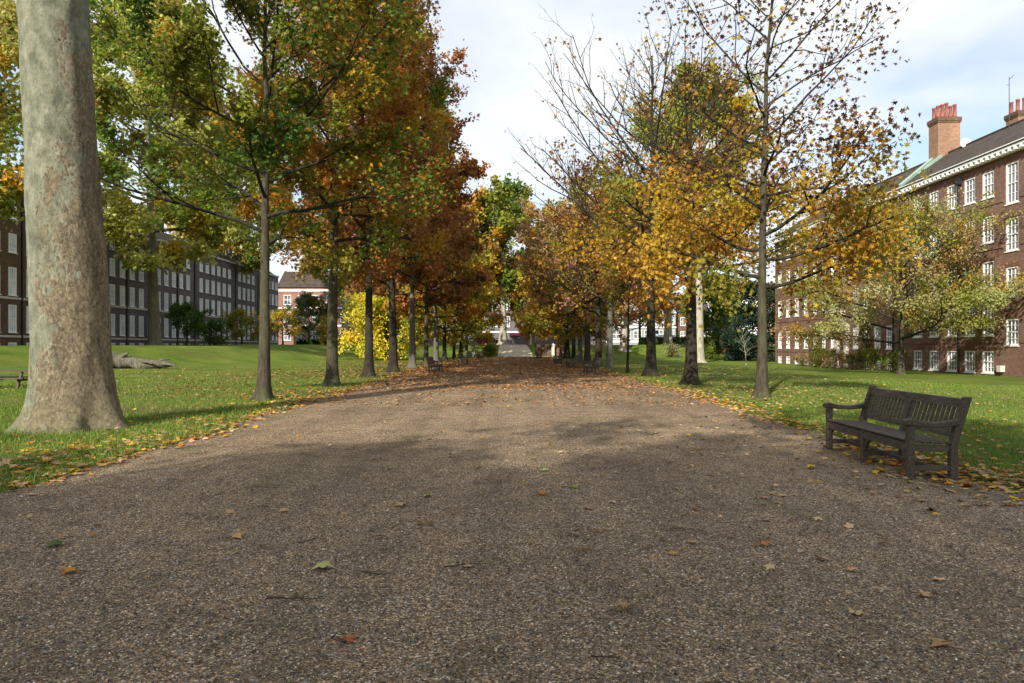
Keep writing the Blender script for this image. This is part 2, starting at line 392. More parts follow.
# ---------------------------------------------------------------- leaves
def leaf_template(kind):
    if kind == 'lobed':   # a deeply lobed leaf, 12-point outline as a fan
        ang = np.array([0, 28, 52, 78, 105, 135, 180, 225, 255, 282, 308, 332]) * pi / 180
        rad = np.array([.62, .26, .56, .24, .46, .22, .34, .22, .46, .24, .56, .26])
        P = np.stack([rad * np.sin(ang) * .85, rad * np.cos(ang), -.35 * np.abs(rad * np.sin(ang)) ** 1.2], -1)
        V = np.concatenate([[[0, 0, .02]], P]); k = 12
        T = np.array([(0, 1 + (i + 1) % k, 1 + i) for i in range(k)]); return V, T, 3
    if kind == 'star':
        ang = np.array([0, 36, 62, 100, 140, 180, 220, 260, 298, 324]) * pi / 180
        rad = np.array([.58, .27, .52, .25, .34, .2, .34, .25, .52, .27])
        P = np.stack([rad * np.sin(ang), rad * np.cos(ang), -.25 * np.abs(rad * np.sin(ang))], -1)
        V = np.concatenate([[[0, 0, .02]], P]); k = 10
        T = np.array([(0, 1 + (i + 1) % k, 1 + i) for i in range(k)]); return V, T, 3
    # simple: folded diamond, four triangles with an uneven outline
    V = np.array([(0, -.5, 0), (.3, -.12, -.1), (.2, .25, -.08), (0, .5, -.05), (-.22, .2, -.08), (-.3, -.15, -.1)])
    return V, np.array([(0, 1, 2, 3), (0, 3, 4, 5)]), 4
def frames(rng, n, flat):
    Nn = rng.normal(size=(n, 3)); Nn[:, 2] = np.abs(Nn[:, 2]) + flat; Nn /= np.linalg.norm(Nn, axis=1)[:, None]
    a = rng.normal(size=(n, 3)); U = np.cross(Nn, a); U /= np.linalg.norm(U, axis=1)[:, None] + 1e-9; W = np.cross(Nn, U)
    return U, W, Nn
def leaves_mesh(name, rng, P, size, tint, m, parent, kind='simple', flat=.15, svar=.3, curl=1.0):
    T, Fc, k = leaf_template(kind); n = len(P); U, W, Nn = frames(rng, n, flat)
    s = size * (1 + svar * (rng.random(n) * 2 - 1)); c = curl * (.4 + 1.2 * rng.random(n))
    V = P[:, None] + s[:, None, None] * (T[None, :, 0, None] * U[:, None] + T[None, :, 1, None] * W[:, None] + T[None, :, 2, None] * c[:, None, None] * Nn[:, None])
    Fa = (Fc[None] + (np.arange(n) * len(T))[:, None, None]).reshape(-1, k)
    return mesh_np(name, V.reshape(-1, 3), [Fa], m, parent, np.repeat(tint, len(T), 0))
def pick(rng, n, pal, w=None, jit=.18):
    pal = np.array(pal, float); w = None if w is None else np.array(w) / sum(w)
    c = pal[rng.choice(len(pal), n, p=w)]
    return np.clip(1.12 * c * (1 + jit * rng.normal(size=(n, 1))) * (1 + .06 * rng.normal(size=(n, 3))), .004, .9)

# palettes, reflectance of the leaf itself
GREEN = (.095, .175, .02); DKGREEN = (.04, .10, .016); OLIVE = (.19, .19, .025); YGREEN = (.25, .28, .035)
YELLOW = (.48, .34, .03); GOLD = (.42, .25, .022); ORANGE = (.40, .17, .02); RUST = (.23, .095, .022); BROWN = (.14, .075, .026)
COPPER = (.34, .15, .05); PURPLE = (.13, .04, .05); PINK = (.34, .205, .125); TAN = (.36, .24, .12)

# ---------------------------------------------------------------- trees
def unit(v): return v / (np.linalg.norm(v) + 1e-9)
def branch(rng, p0, d, L_, n, up=0., wob=.12):
    P = [p0]; d = unit(np.array(d, float)); st = L_ / (n - 1)
    for _ in range(n - 1):
        d = unit(d + rng.normal(0, wob, 3) + np.array([0, 0, up / (n - 1)])); P.append(P[-1] + d * st)
    return np.array(P)
def interp(P, t):
    k = t * (len(P) - 1); i = min(int(k), len(P) - 2); f = k - i
    return P[i] * (1 - f) + P[i + 1] * f, unit(P[i + 1] - P[i])
def grow(seed, H, r0, base, R, n1, elev=(15, 65), prof=None, up=.25, lean=(0, 0), fork=None, d2=.6, d3=.36, twig=.75, wob=.1, tw=.05, l2=.5, fine=3, az0=None, skip=None):
    """trunk polyline, limb tubes and leaf anchors (with the id of their side branch)"""
    rng = np.random.default_rng(seed)
    zs = np.linspace(0, H, 14); T = np.stack([zs * lean[0] + np.cumsum(rng.normal(0, tw, 14)) * (zs / H), zs * lean[1] + np.cumsum(rng.normal(0, tw, 14)) * (zs / H), zs], -1)
    tr = r0 * (1 - .9 * (zs / H) ** .7)
    if prof is None: prof = lambda t: (.55 + .9 * min(t, .3)) * (1 - max(0, (t - .3) / .7) ** 1.6 * .8) * 1.2
    br = []; A = []; ids = []; bid = 0
    az = rng.random() * 6.28 if az0 is None else az0
    for i in range(n1):
        t = (i + .5 * rng.random()) / n1; z = base + (H * .97 - base) * t ** .9
        p0, _ = interp(T, z / H); az += 2.4 + rng.normal(0, .25)
        e = R_(elev[0] + (elev[1] - elev[0]) * t + rng.normal(0, 6)); Lh = R * prof(t) * (.8 + .35 * rng.random())
        Lb = max(.5, min(Lh / max(.45, cos(e)), (H * 1.04 - z) / max(.2, sin(e) + up * .5) + .4)); rr = float(np.interp(z, zs, tr)) * (.50 - .1 * t)
        rr = min(rr, .035 + .02 * Lb)
        P = branch(rng, p0, (cos(az) * cos(e), sin(az) * cos(e), sin(e)), Lb, 9, up, wob)
        br.append((P, rr * np.linspace(1, .16, 9) ** .9 + .006, 6))
        n2 = max(3, int(Lb / d2))
        for j in range(n2):
            s = .22 + .78 * (j + rng.random()) / n2; s = min(s, .99)
            q, dd = interp(P, s); side = 1 if j % 2 else -1
            hor = unit(np.cross(dd, (0, 0, 1))) * side; ang = R_(38 + 22 * rng.random())
            nd = dd * cos(ang) + hor * sin(ang) + np.array([0, 0, rng.normal(.12, .25)])
            L2 = max(.35, Lb * l2 * (1.08 - s * .75) * (.7 + .5 * rng.random()))
            Q = branch(rng, q, nd, L2, 6, up * .7, wob * 1.3); r2 = rr * (1 - .8 * s) * .55 + .006
            br.append((Q, r2 * np.linspace(1, .25, 6) + .003, 4)); bid += 1
            n3 = max(2, int(L2 / d3)) if fine > 2 else 0
            for k in range(n3):
                u = .2 + .8 * (k + rng.random()) / n3; u = min(u, .99)
                q3, d3_ = interp(Q, u); v = unit(np.cross(d3_, rng.normal(size=3))); an = R_(30 + 30 * rng.random())
                L3 = twig * (.5 + .8 * rng.random()) * min(1, L2)
                W = branch(rng, q3, d3_ * cos(an) + v * sin(an) + np.array([0, 0, .1]), L3, 4, up * .4, wob * 1.5)
                br.append((W, np.linspace(1, .4, 4) * max(.006, r2 * .35) + .001, 3))
                for q_ in W[1:]: A.append(q_); ids.append(bid)
            if fine <= 2:
                for q_ in Q[1:]: A.append(q_); ids.append(bid)
            A.append(Q[-1]); ids.append(bid)
    A = np.array(A); ids = np.array(ids)
    return dict(T=T, tr=tr, br=br, A=A, ids=ids, H=H, base=base, rng=rng)
def wood_mesh(sk, root, bark, flare=1.7, minr=0):
    T = sk['T']; zs = np.concatenate([[-.25, 0, .08, .2, .4, .8], T[1:, 2]])
    P = np.stack([np.interp(zs, T[:, 2], T[:, 0]), np.interp(zs, T[:, 2], T[:, 1]), zs], -1)
    r0 = sk['tr'][0]; r = np.interp(zs, T[:, 2], sk['tr']) * (1 + (flare - 1) * np.exp(-np.maximum(zs, 0) / .22)); n = 14
    V, Q = tube_np(P, r, n); a = np.arange(n) * 2 * pi / n
    rng = sk['rng']; ph = rng.random(3) * 6.28; w = np.exp(-np.maximum(zs, 0) / .45)[:, None]
    lob = 1 + w * .16 * np.cos(4 * a + ph[0])[None] + w * .1 * np.cos(3 * a + ph[1])[None] + .04 * np.cos(2 * a + ph[2])[None] + .03 * np.sin(zs[:, None] * 2.3 + a[None])
    V = V.reshape(len(zs), n, 3); V = P[:, None] + (V - P[:, None]) * lob[..., None]
    mesh_np('trunk', V.reshape(-1, 3), [Q], bark, root, smooth=True)
    Vs = []; Qs = []; o = 0
    for P, r, n in sk['br']:
        if r[0] < minr: continue
        v, q = tube_np(P, r, n); Vs.append(v); Qs.append(q + o); o += len(v)
    mesh_np('branches', np.concatenate(Vs), [np.concatenate(Qs)], M['limb'] if bark in (M['bark'], M['bark_dark'], M['bark_grey']) else bark, root, smooth=True)
def crown_mesh(sk, root, n, size, pal, w=None, kind='simple', spread=.13, keep=None, clump=.78, colour=None, flat=.1, name='crown', hang=.15, cv=1.6):
    rng = sk['rng']; A = sk['A']; ids = sk['ids']
    pr = (rng.gamma(cv, 1 / cv, ids.max() + 1) + .12)[ids]        # some side branches carry far more leaves than others
    if keep is not None: pr = pr * keep(A)
    pr = pr / pr.sum(); k = rng.choice(len(A), n, p=pr)
    P = A[k] + rng.normal(0, spread, (n, 3)); P[:, 2] -= hang * rng.random(n)
    bc = pick(rng, ids.max() + 1, pal, w, .12)[ids[k]]; lc = pick(rng, n, pal, w, .2); c = bc * clump + lc * (1 - clump)
    if colour is not None: c = colour(rng, P, c)
    return leaves_mesh(name, rng, P, size, c, M['leaf'], root, kind, flat)
def copy_tree(o, parent=None):
    c = o.copy(); COL.objects.link(c)
    if parent is not None: c.parent = parent
    for ch in list(o.children): copy_tree(ch, c)
    return c
def zone_mix(z0, z1, upper, f=.8):
    u = np.array(upper, float)
    def g(rng, P, c):
        t = sstep((P[:, 2] - z0) / (z1 - z0)) + rng.normal(0, .18, len(P)); k = (rng.random(len(P)) < t * f)
        alt = pick(rng, len(P), u, None, .2); return np.where(k[:, None], alt, c)
    return g

GL = 'oaks in the left avenue row'; GR = 'oaks in the right avenue row'
def avenue():
    # ---- left row
    def left(px, Y, H, r0, R, base, n1, nl, size, pal, w, label, bark='bark', kind='simple', seed=1, colour=None, elev=(-6, 56), keep=None, spread=.14, minr=0, lean=(0, 0), prof=None, up=.15, d2=.6, d3=.36, hang=.2, cv=1.4, flat=.1):
        x = PX(px, Y); root = empty('oak_tree', (x, Y, gz(x, Y) - .02))
        tag(root, label, 'tree', GL if px < 506 else GR)
        sk = grow(seed, H, r0, base, R, int(n1 * 1.25), elev, lean=lean, prof=prof or (lambda t: 1.02 - .12 * t - .55 * max(0, t - .45)), up=up, d2=d2, d3=d3)
        wood_mesh(sk, root, M[bark], minr=minr)
        crown_mesh(sk, root, nl, size, pal, w, kind, spread, keep, colour=colour, hang=hang, cv=cv, flat=flat)
        return root, sk
    def side_colour(rng, P, c):      # the half of the first crown towards the avenue has turned, the far half is still green
        t = sstep((P[:, 0] + .5) / 5) * .45 + sstep((4.2 - P[:, 2]) / 1.6) * .4
        k = rng.random(len(P)) < t; alt = pick(rng, len(P), [ORANGE, RUST, OLIVE, GOLD], [2, 2, 2, 1]); return np.where(k[:, None], alt, c)
    left(264, 19.3, 14, .19, 4.6, 4.3, 26, 40000, .15, [GREEN, DKGREEN, OLIVE, YGREEN, GOLD], [5, 2, 5, 2, .8], 'slender oak with a mostly green crown, nearest of the left row', 'bark', 'lobed', 11, side_colour, elev=(20, 60), hang=.35, cv=.9, flat=.45)
    left(332, 26.4, 15.5, .26, 4.2, 4.4, 30, 48000, .165, [OLIVE, ORANGE, GOLD, RUST, GREEN], [4, 4, 3, 3, 1.5], 'olive and orange oak with pale trunk foot, second in the left row', 'bark', 'lobed', 12, elev=(6, 58), hang=.5)
    left(369, 34.6, 18, .24, 5.0, 5.0, 30, 38000, .20, [RUST, ORANGE, COPPER, OLIVE, BROWN], [5, 2, 6, 1.5, 2], 'dark-trunked oak with rust brown crown, third in the left row', 'bark_dark', 'star', 13, elev=(12, 60))
    left(393, 41.2, 19.5, .30, 5.0, 5.2, 32, 39000, .23, [COPPER, RUST, BROWN, ORANGE], [6, 4, 1.5, 1], 'tallest copper-brown oak standing fourth in the left row', 'bark_dark', 'star', 14, elev=(12, 60))
    left(412.5, 49, 17, .28, 4.6, 5.2, 28, 26000, .29, [COPPER, RUST, BROWN, GOLD], [6, 4, 1.5, .5], 'grey-trunked copper oak, fifth in the left row behind the first small bench', 'bark_grey', 'simple', 15, minr=.006, elev=(12, 60))
    left(426, 57, 15.5, .24, 4.4, 4.6, 26, 12000, .30, [BROWN, RUST, PURPLE, COPPER], None, 'half-bare oak with purplish brown leaves, sixth in the left row', 'bark', 'simple', 16, keep=lambda A: 1 - .85 * sstep((A[:, 2] - 9) / 5), minr=.004, elev=(12, 60))
    p7, _ = left(436, 66, 15, .30, 5.2, 3.4, 24, 10500, .34, [ORANGE, ORANGE, GOLD, OLIVE], None, 'grey oak with orange and olive leaves, seventh in the left row', 'bark_grey', 'simple', 17, minr=.008)
    p8, _ = left(444.6, 75, 14.5, .28, 5.6, 3.2, 24, 10500, .36, [GOLD, YELLOW, OLIVE, YGREEN], None, 'oak turning gold above dark forked limbs, eighth in the left row', 'bark_dark', 'simple', 18, minr=.008)
    p9, _ = left(454, 88, 15, .22, 6, 3.0, 22, 10500, .38, [YGREEN, GOLD, OLIVE, YELLOW], None, 'thin oak with yellow-green crown, ninth in the left row', 'bark', 'simple', 19, minr=.01)
    for px, Y, src, rz, lab in ((461, 97, p8, 2., 'gold-leaved oak, tenth in the left row'), (466.5, 103, p7, 4., 'orange-leaved oak at the far end of the left row')):
        x = PX(px, Y); c = copy_tree(src); c.location = (x, Y, gz(x, Y) - .02); c.rotation_euler.z = rz; c['label'] = lab
    # ---- right row
    low = lambda zc, zw: (lambda A: .012 + sstep((zc - A[:, 2]) / zw + .5))
    left(762, 20.1, 13.6, .18, 3.8, 3.1, 24, 10500, .165, [GOLD, ORANGE, OLIVE, RUST, YELLOW], [4, 2.5, 4, 1.5, 1.2], 'slender oak nearest the big bench, orange below and nearly bare above', 'bark', 'lobed', 31,
         zone_mix(5.6, 7.0, [(.07, .035, .018), (.11, .05, .022), (.13, .07, .025)]), (4, 48), lambda A: .10 + sstep((6.2 - A[:, 2]) / 3.2 + .5), .3, prof=lambda t: 1.05 - .35 * t, d2=.7, d3=.5, up=.3, hang=.8, cv=3.5)
    left(691, 27.2, 11.8, .28, 5.3, 4.0, 20, 9000, .18, [GOLD, ORANGE, YELLOW, OLIVE, RUST], [5, 2, 2, 4, .7], 'thick-trunked golden orange oak, second in the right row', 'bark_dark', 'lobed', 32,
         None, (2, 54), lambda A: .02 + sstep((8.6 - A[:, 2]) / 2.5 + .5), .26, prof=lambda t: 1.05 - .4 * t, d2=.75, d3=.45, up=.3, hang=.6, cv=3)
    left(651, 35.3, 16.5, .30, 9.3, 4.7, 26, 2600, .19, [GOLD, OLIVE, RUST, YGREEN], None, 'wide forked oak with long bare limbs, third in the right row', 'bark_dark', 'star', 33,
         None, (12, 58), low(7.5, 3), .16, prof=lambda t: 1.0 - .25 * t, d2=.9, d3=.55, up=.65)
    left(627.7, 39.4, 8.5, .09, 2.6, 2.4, 20, 6000, .17, [ORANGE, OLIVE, GOLD, COPPER], None, 'thin young oak with orange leaves, fourth in the right row', 'bark_dark', 'simple', 34, None, (15, 60))
    left(609.7, 47.6, 14, .26, 5.6, 4.4, 24, 3300, .24, [PURPLE, BROWN, OLIVE, COPPER], None, 'grey smooth-trunked oak with few purplish leaves, fifth in the right row', 'bark_grey', 'simple', 35, None, (15, 60), None, .2, .003)
    left(598.6, 52, 13.5, .32, 6, 4.5, 24, 10500, .26, [OLIVE, COPPER, GOLD, PINK], None, 'stout oak with olive and pinkish crown, sixth in the right row', 'bark_dark', 'simple', 36, minr=.005)
    left(587.4, 60, 13.5, .32, 6.4, 3.8, 24, 10500, .28, [COPPER, PINK, GOLD, PINK], None, 'oak with a pinkish copper crown, seventh in the right row', 'bark', 'simple', 37, minr=.006)
    q8, _ = left(580, 68, 14, .27, 6, 3.3, 22, 10500, .31, [OLIVE, GREEN, GOLD, ORANGE], None, 'oak with mixed green and copper leaves, eighth in the right row', 'bark_grey', 'simple', 38, minr=.008)
    q9, _ = left(573.7, 76, 14, .24, 6, 3.1, 22, 10500, .34, [YGREEN, OLIVE, YELLOW, ORANGE], None, 'olive green oak, ninth in the right row', 'bark_dark', 'simple', 39, minr=.008)
    q10, _ = left(567, 84, 14, .42, 6.2, 2.9, 22, 10500, .36, [GOLD, OLIVE, ORANGE, YELLOW], None, 'broad dark-trunked oak with gold leaves, tenth in the right row', 'bark_dark', 'simple', 40, minr=.01)
    for px, Y, src, rz, lab in ((560.8, 92, q9, 2., 'olive oak at the far end of the right row beside the brick wall'),):
        x = PX(px, Y); c = copy_tree(src); c.location = (x, Y, gz(x, Y) - .02); c.rotation_euler.z = rz; c['label'] = lab

def big_plane():
    Y = 12.6; x0 = PX(75, Y); root = empty('plane_tree', (x0, Y, 0))
    tag(root, 'huge mottled plane tree with massive pale trunk at the left edge of the path', 'tree')
    # trunk: shaped rings
    zs = np.concatenate([np.linspace(-.3, 1.2, 22), np.linspace(1.3, 10.5, 60)]); n = 72; a = np.arange(n) * 2 * pi / n
    r = .552 + .155 * np.exp(-np.maximum(zs, 0) / 2.4) + .20 * np.exp(-np.maximum(zs, 0) / .30) + .035 * np.exp(-((zs - 3.4) / 1.2) ** 2)
    cx = -.047 * zs + .02 * np.sin(zs * .7); cy = .02 * np.sin(zs * .5)
    V = np.zeros((len(zs), n, 3))
    for i, z in enumerate(zs):
        w = math.exp(-max(z, 0) / .38)
        for j in range(n):
            t = a[j]
            f = 1 + w * (.11 * cos(5 * t + .6) + .07 * cos(8 * t + 1.9) + .05 * cos(3 * t)) + .007 * cos(3 * t + z * .6) + .010 * cos(7 * t - z * .3)
            q = Vector((cos(t) * 1.6, sin(t) * 1.6, z * .9)); f += .035 * mnoise.noise(q * 1.3) + .02 * mnoise.noise(q * 4.5) + .010 * mnoise.noise(q * 12)
            V[i, j] = (cx[i] + r[i] * f * cos(t), cy[i] + r[i] * f * sin(t), z)
    i = np.arange(len(zs) - 1)[:, None] * n; j = np.arange(n)[None]; Q = np.stack([i + j, i + (j + 1) % n, i + n + (j + 1) % n, i + n + j], -1).reshape(-1, 4)
    Vt = [V.reshape(-1, 3)]; Qt = [Q]; o = V.size // 3
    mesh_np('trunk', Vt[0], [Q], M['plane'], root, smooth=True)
    # a burr on the right side of the trunk
    for (bz, ba, br_) in ((4.75, -.12, .10), (3.9, .05, .05), (2.2, -.2, .07)):
        c = np.array([-.047 * bz + .585 * cos(ba + .5), .585 * sin(ba + .5), bz]); pts = [c + np.array([-.1, 0, -.03]), c, c + np.array([.05, 0, .03]), c + np.array([.08, 0, .05])]
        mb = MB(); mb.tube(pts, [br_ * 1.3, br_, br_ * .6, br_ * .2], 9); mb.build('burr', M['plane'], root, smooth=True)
    sk = grow(77, 20, .6, 11.5, 7.5, 16, (30, 70), d2=.9, d3=.55, twig=1.1, up=.3)
    sk['A'] = sk['A'] + 0
    rng = sk['rng']; Vs = []; Qs = []; o = 0
    sk['br'].append((np.array([(-.035 * 10.2, 0, 10.2), (-.45, .1, 13), (-.5, 0, 16), (-.4, 0, 20)]), np.array([.62, .5, .3, .1]), 12))
    for P, rr, nn in sk['br']:
        v, q = tube_np(P, rr, nn); Vs.append(v); Qs.append(q + o); o += len(v)
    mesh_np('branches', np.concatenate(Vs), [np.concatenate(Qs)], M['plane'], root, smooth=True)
    crown_mesh(sk, root, 9000, .24, [YGREEN, OLIVE, GREEN, GOLD], None, 'star', .3)

def plane_bg(px, Y, H, R, r0, base, n, size, pal, label, seed, bark='bark_pale', lean=(0, 0), n1=24, loc=None, elev=(20, 70), w=None, prof=None, name='plane_tree', group='plane trees around the lawns', spread=.4, keep=None):
    x = PX(px, Y) if loc is None else loc; root = empty(name, (x, Y, gz(x, Y) - .03)); tag(root, label, 'tree', group)
    sk = grow(seed, H, r0, base, R, n1, elev, d2=1.1, d3=.8, twig=1.3, lean=lean, prof=prof, l2=.45)
    wood_mesh(sk, root, M[bark], 1.5, minr=.02); crown_mesh(sk, root, n, size, pal, w, 'simple', spread, keep=keep)
    return root
def background_trees():
    PG = [(.38, .38, .09), (.27, .27, .05), GOLD, GREEN]; PGw = [6, 3, 1.5, 1]
    plane_bg(155, 75, 36, 14, .72, 9.5, 66000, .5, PG, 'tall yellow-green plane tree on the left bank before the grey brick terrace', 51, 'bark_mid', (-.03, 0), w=PGw, elev=(-8, 70), n1=34)
    plane_bg(228, 112, 35, 13, .8, 11, 34000, .55, PG, 'wide yellow-green plane tree rising over the middle of the grey brick terrace', 46, 'bark_mid', elev=(-5, 70), n1=30)
    plane_bg(-60, 52, 27, 9.5, .6, 8, 30000, .42, PG, 'yellow-green plane tree half out of frame at the far left edge', 52, 'bark_mid', w=PGw)
    plane_bg(699, 80, 31, 9, .64, 11, 34000, .44, [YGREEN, YELLOW, OLIVE, TAN], 'pale-trunked plane tree on the right lawn with yellow-green crown', 53, w=[5, 2, 3, 2])
    plane_bg(668, 118, 27, 10, .8, 5.5, 20000, .55, [YELLOW, YGREEN, OLIVE], 'far plane tree with stout pale trunk by the teal boards', 54)
    plane_bg(503, 124, 27, 9, .85, 8.5, 22000, .6, [YGREEN, OLIVE, GREEN], 'pale-trunked plane tree closing the view at the end of the path', 55)
    plane_bg(624, 108, 22, 8, .7, 5, 16000, .55, [GOLD, OLIVE, TAN], 'old plane tree with pale trunk on the far grass beyond the right row', 56)
    plane_bg(345, 112, 24, 9, .75, 6.5, 18000, .55, [YGREEN, GOLD, GREEN], 'pale-trunked plane tree on the far left bank behind the second oak', 57)
    plane_bg(452, 120, 24, 9, .5, 3.5, 20000, .55, [YELLOW, GOLD, ORANGE], 'golden tree on the terrace seen between the left row and the ramp', 58, 'bark')
    plane_bg(560, 122, 22, 8, .4, 3, 18000, .55, [GREEN, OLIVE, ORANGE], 'green and orange tree on the terrace beyond the end of the right row', 59, 'bark')
    plane_bg(481, 130, 15, 6.5, .3, 2.6, 14000, .5, [YELLOW, YGREEN, GOLD], 'yellow tree behind the left end of the ramp', 48, 'bark')
    plane_bg(531, 127, 15, 6.5, .3, 4.4, 14000, .5, [YGREEN, GREEN, GOLD], 'fresh green tree right of the pale trunk that closes the path', 49, 'bark')
    plane_bg(640, 128, 17, 7, .3, 3.0, 12000, .5, [YGREEN, OLIVE, GOLD], 'loose yellow-green tree before the grey block', 47, 'bark')
    # trees behind the camera that shade the foreground
    for k, (x, y, h, r, lab) in enumerate(((-5, -17, 15, 8, 'tall plane tree straight behind the viewer'), (-14, -19.5, 15, 7.5, 'tall plane tree behind the viewer on the left lawn'), (3.5, -16, 15, 8, 'tall plane tree behind the viewer, right of the path'))):
        plane_bg(0, y, h, r, .5, 5.0, 22000, .36, PG, lab, 60 + k, loc=x, elev=(0, 60), bark='bark_mid')
    # small locust in front of the right-hand block
    Y = 46; x = PX(901, Y); root = empty('small_tree', (x, Y, gz(x, Y) - .02)); tag(root, 'low spreading tree with lacy yellow-green leaves before the right brick block', 'tree')
    sk = grow(71, 10.4, .24, 2.0, 7.2, 34, (8, 62), d2=.6, d3=.42, twig=.8, tw=.12, up=.1, prof=lambda t: 1.05 - .35 * t, az0=0)
    wood_mesh(sk, root, M['bark'], 1.3, .004); crown_mesh(sk, root, 46000, .155, [(.34, .33, .12), OLIVE, (.36, .24, .12), YGREEN, GOLD], [5, 3, 2.5, 2, 1], 'simple', .22)
    # bright yellow tree-shrub behind left row
    def shrub(name, px, Y, w, h, n, size, pal, label, seed, cat='shrub', x=None, stem=.12, base=.1, group=None, sq=1.0, spread=.2, weights=None, bark='bark', n1=20):
        xx = PX(px, Y) if x is None else x; root = empty(name, (xx, Y, gz(xx, Y) - .02)); tag(root, label, cat, group)
        sk = grow(seed, h * .9, stem, max(.05, base), w / 2 * .8, n1, (10, 75), d2=max(.25, h / 12), d3=max(.2, h / 14), twig=h / 8 + .1, prof=lambda t: sq * (.75 + .5 * math.sin(pi * min(1, t * 1.1))) * (1 - .45 * t), wob=.16)
        wood_mesh(sk, root, M[bark], 1.2, .003 if h < 3 else .01); crown_mesh(sk, root, n, size, pal, weights, 'simple', spread, name='foliage'); return root
    shrub('yellow_tree', 386, 80, 10, 8.5, 30000, .28, [(.62, .50, .04), (.42, .44, .05), (.66, .56, .05)], 'bright yellow-green bushy tree behind the left row of oaks', 81, 'tree', stem=.25, spread=.35, weights=[3, 3, 3], n1=34, sq=1.3)
    shrub('dark_shrub', 187, 84, 6.0, 4.9, 4500, .24, [DKGREEN, GREEN], 'dark green drooping small tree against the grey terrace', 82, 'tree', stem=.15, base=1.2)
    shrub('evergreen_shrub', 214, 92, 5.5, 3.0, 2800, .22, [DKGREEN, GREEN], 'dark evergreen shrub right of the drooping tree by the grey terrace', 83)
    shrub('weeping_tree', 242, 100, 7.5, 5.0, 4500, .24, [GOLD, YGREEN, OLIVE], 'wispy yellow tree in front of the middle of the grey terrace', 84, 'tree', stem=.15, base=1)
    shrub('weeping_tree', 283, 106, 6.5, 5.2, 4000, .24, [YELLOW, GOLD, OLIVE], 'wispy yellow tree at the far end of the grey terrace', 85, 'tree', stem=.15, base=1)
    shrub('olive_tree', 309, 112, 9, 8, 14000, .3, [(.17, .20, .12), (.12, .15, .08), OLIVE], 'grey-green rounded tree beside the red brick mansion block', 86, 'tree', stem=.2, base=.8)
    shrub('yellow_shrub', 327, 104, 4.2, 4.0, 3500, .22, [YELLOW, GOLD, YGREEN], 'small yellow-leaved tree left of the second oak trunk', 87, 'tree')
    shrub('orange_tree', 536, 113, 8, 6.5, 12000, .3, [YELLOW, GOLD, ORANGE, (.6, .36, .02)], 'glowing orange-yellow small tree above the dark brick wall', 88, 'tree', stem=.15, base=.7)
    shrub('green_tree', 716, 108, 12, 11.5, 26000, .36, [GREEN, YGREEN, DKGREEN, OLIVE], 'round mid-green tree right of the pale plane trunk', 89, 'tree', stem=.3, base=1.5, spread=.45, weights=[4, 2, 3, 1])
    shrub('bush', 712, 97, 5.6, 2.2, 2600, .2, [YGREEN, OLIVE, GREEN], 'low bright green bush on the far right bank', 90)
    shrub('bush', 731, 96, 3, 2.3, 1500, .2, [RUST, PINK, BROWN], 'reddish low bush between the green bush and the conifer', 91)
    shrub('bush', 742, 95, 2.6, 1.9, 1200, .2, [GOLD, OLIVE], 'low golden bush in front of the dark conifer', 92)
    shrub('bush', 727, 106, 6, 4.5, 2500, .24, [TAN, PINK, OLIVE], 'pinkish tan shrub behind the red bush', 93)
    shrub('bush', 672, 103, 4, 1.5, 1100, .2, [(.3, .28, .24), OLIVE], 'low grey-leaved bush on the far bank between the two right oaks', 94)
    shrub('bush', 489, 104, 3.2, 1.6, 1400, .2, [GREEN, OLIVE], 'low green bush beside the left foot of the ramp', 95)
    # conifer
    Y = 92; x = 34.6; root = empty('conifer', (x, Y, gz(x, Y))); tag(root, 'dark green conifer at the end of the right brick block', 'tree')
    sk = grow(96, 10.5, .3, .5, 6.2, 60, (-4, 20), d2=.6, d3=.5, twig=.9, up=-.15, prof=lambda t: 1.1 - .9 * t)
    wood_mesh(sk, root, M['bark_dark'], 1.2, .01); crown_mesh(sk, root, 26000, .30, [(.012, .03, .018), (.02, .045, .022), (.03, .06, .03)], None, 'simple', .2)
    # bare sapling
    Y = 70; x = PX(746, Y); root = empty('sapling', (x, Y, gz(x, Y))); tag(root, 'bare pale sapling standing alone on the right lawn', 'tree')
    sk = grow(97, 2.8, .05, 1.0, .9, 12, (25, 60), d2=.3, d3=.25, twig=.4); wood_mesh(sk, root, M['bark_pale'], 1.1)
    # planting along the right-hand block
    for k, (px, w, h, pal, lab) in enumerate(((822, 2.2, 1.4, [YGREEN, OLIVE], 'low yellow-green bush left of the door of the right block'), (834, 2.4, 1.3, [PINK, TAN, OLIVE], 'pinkish dried hydrangea bush beside the stone doorway'),
            (852, 2.2, 1.1, [TAN, ORANGE, OLIVE], 'tan and orange low bush right of the stone doorway'), (876, 2.4, 1.5, [YGREEN, OLIVE, GREEN], 'green rounded bush under the ground-floor windows'),
            (803, 2.4, .9, [TAN, GREEN, PINK], 'low pale flowering bush below the far basement windows'), (893, 1.8, 1.2, [GREEN, OLIVE], 'small green bush behind the lacy tree trunk'))):
        shrub('bush', px, 0, 1, 1, 1, 1, [OLIVE], '', 0) if False else None
        Yb = F * 30.2 / (px - VX); shrub('bush', px, Yb, w, h, 1500, .13, pal, lab, 100 + k, x=30.2, stem=.04, spread=.12, group='bushes along the right brick block')
    for px, lab, sd in ((815, 'narrow climbing plant on a post left of the doorway', 110), (865, 'narrow climbing plant on a post right of the doorway', 111)):
        Yb = F * 30.6 / (px - VX); shrub('climbing_plant', px, Yb, 1.1, 4.2, 1700, .14, [DKGREEN, OLIVE, RUST], lab, sd, 'plant', x=30.6, stem=.05, sq=.8, spread=.12, group='climbing plants before the right brick block')
    # hedge on the left terrace, leafy box
    rng = np.random.default_rng(4)
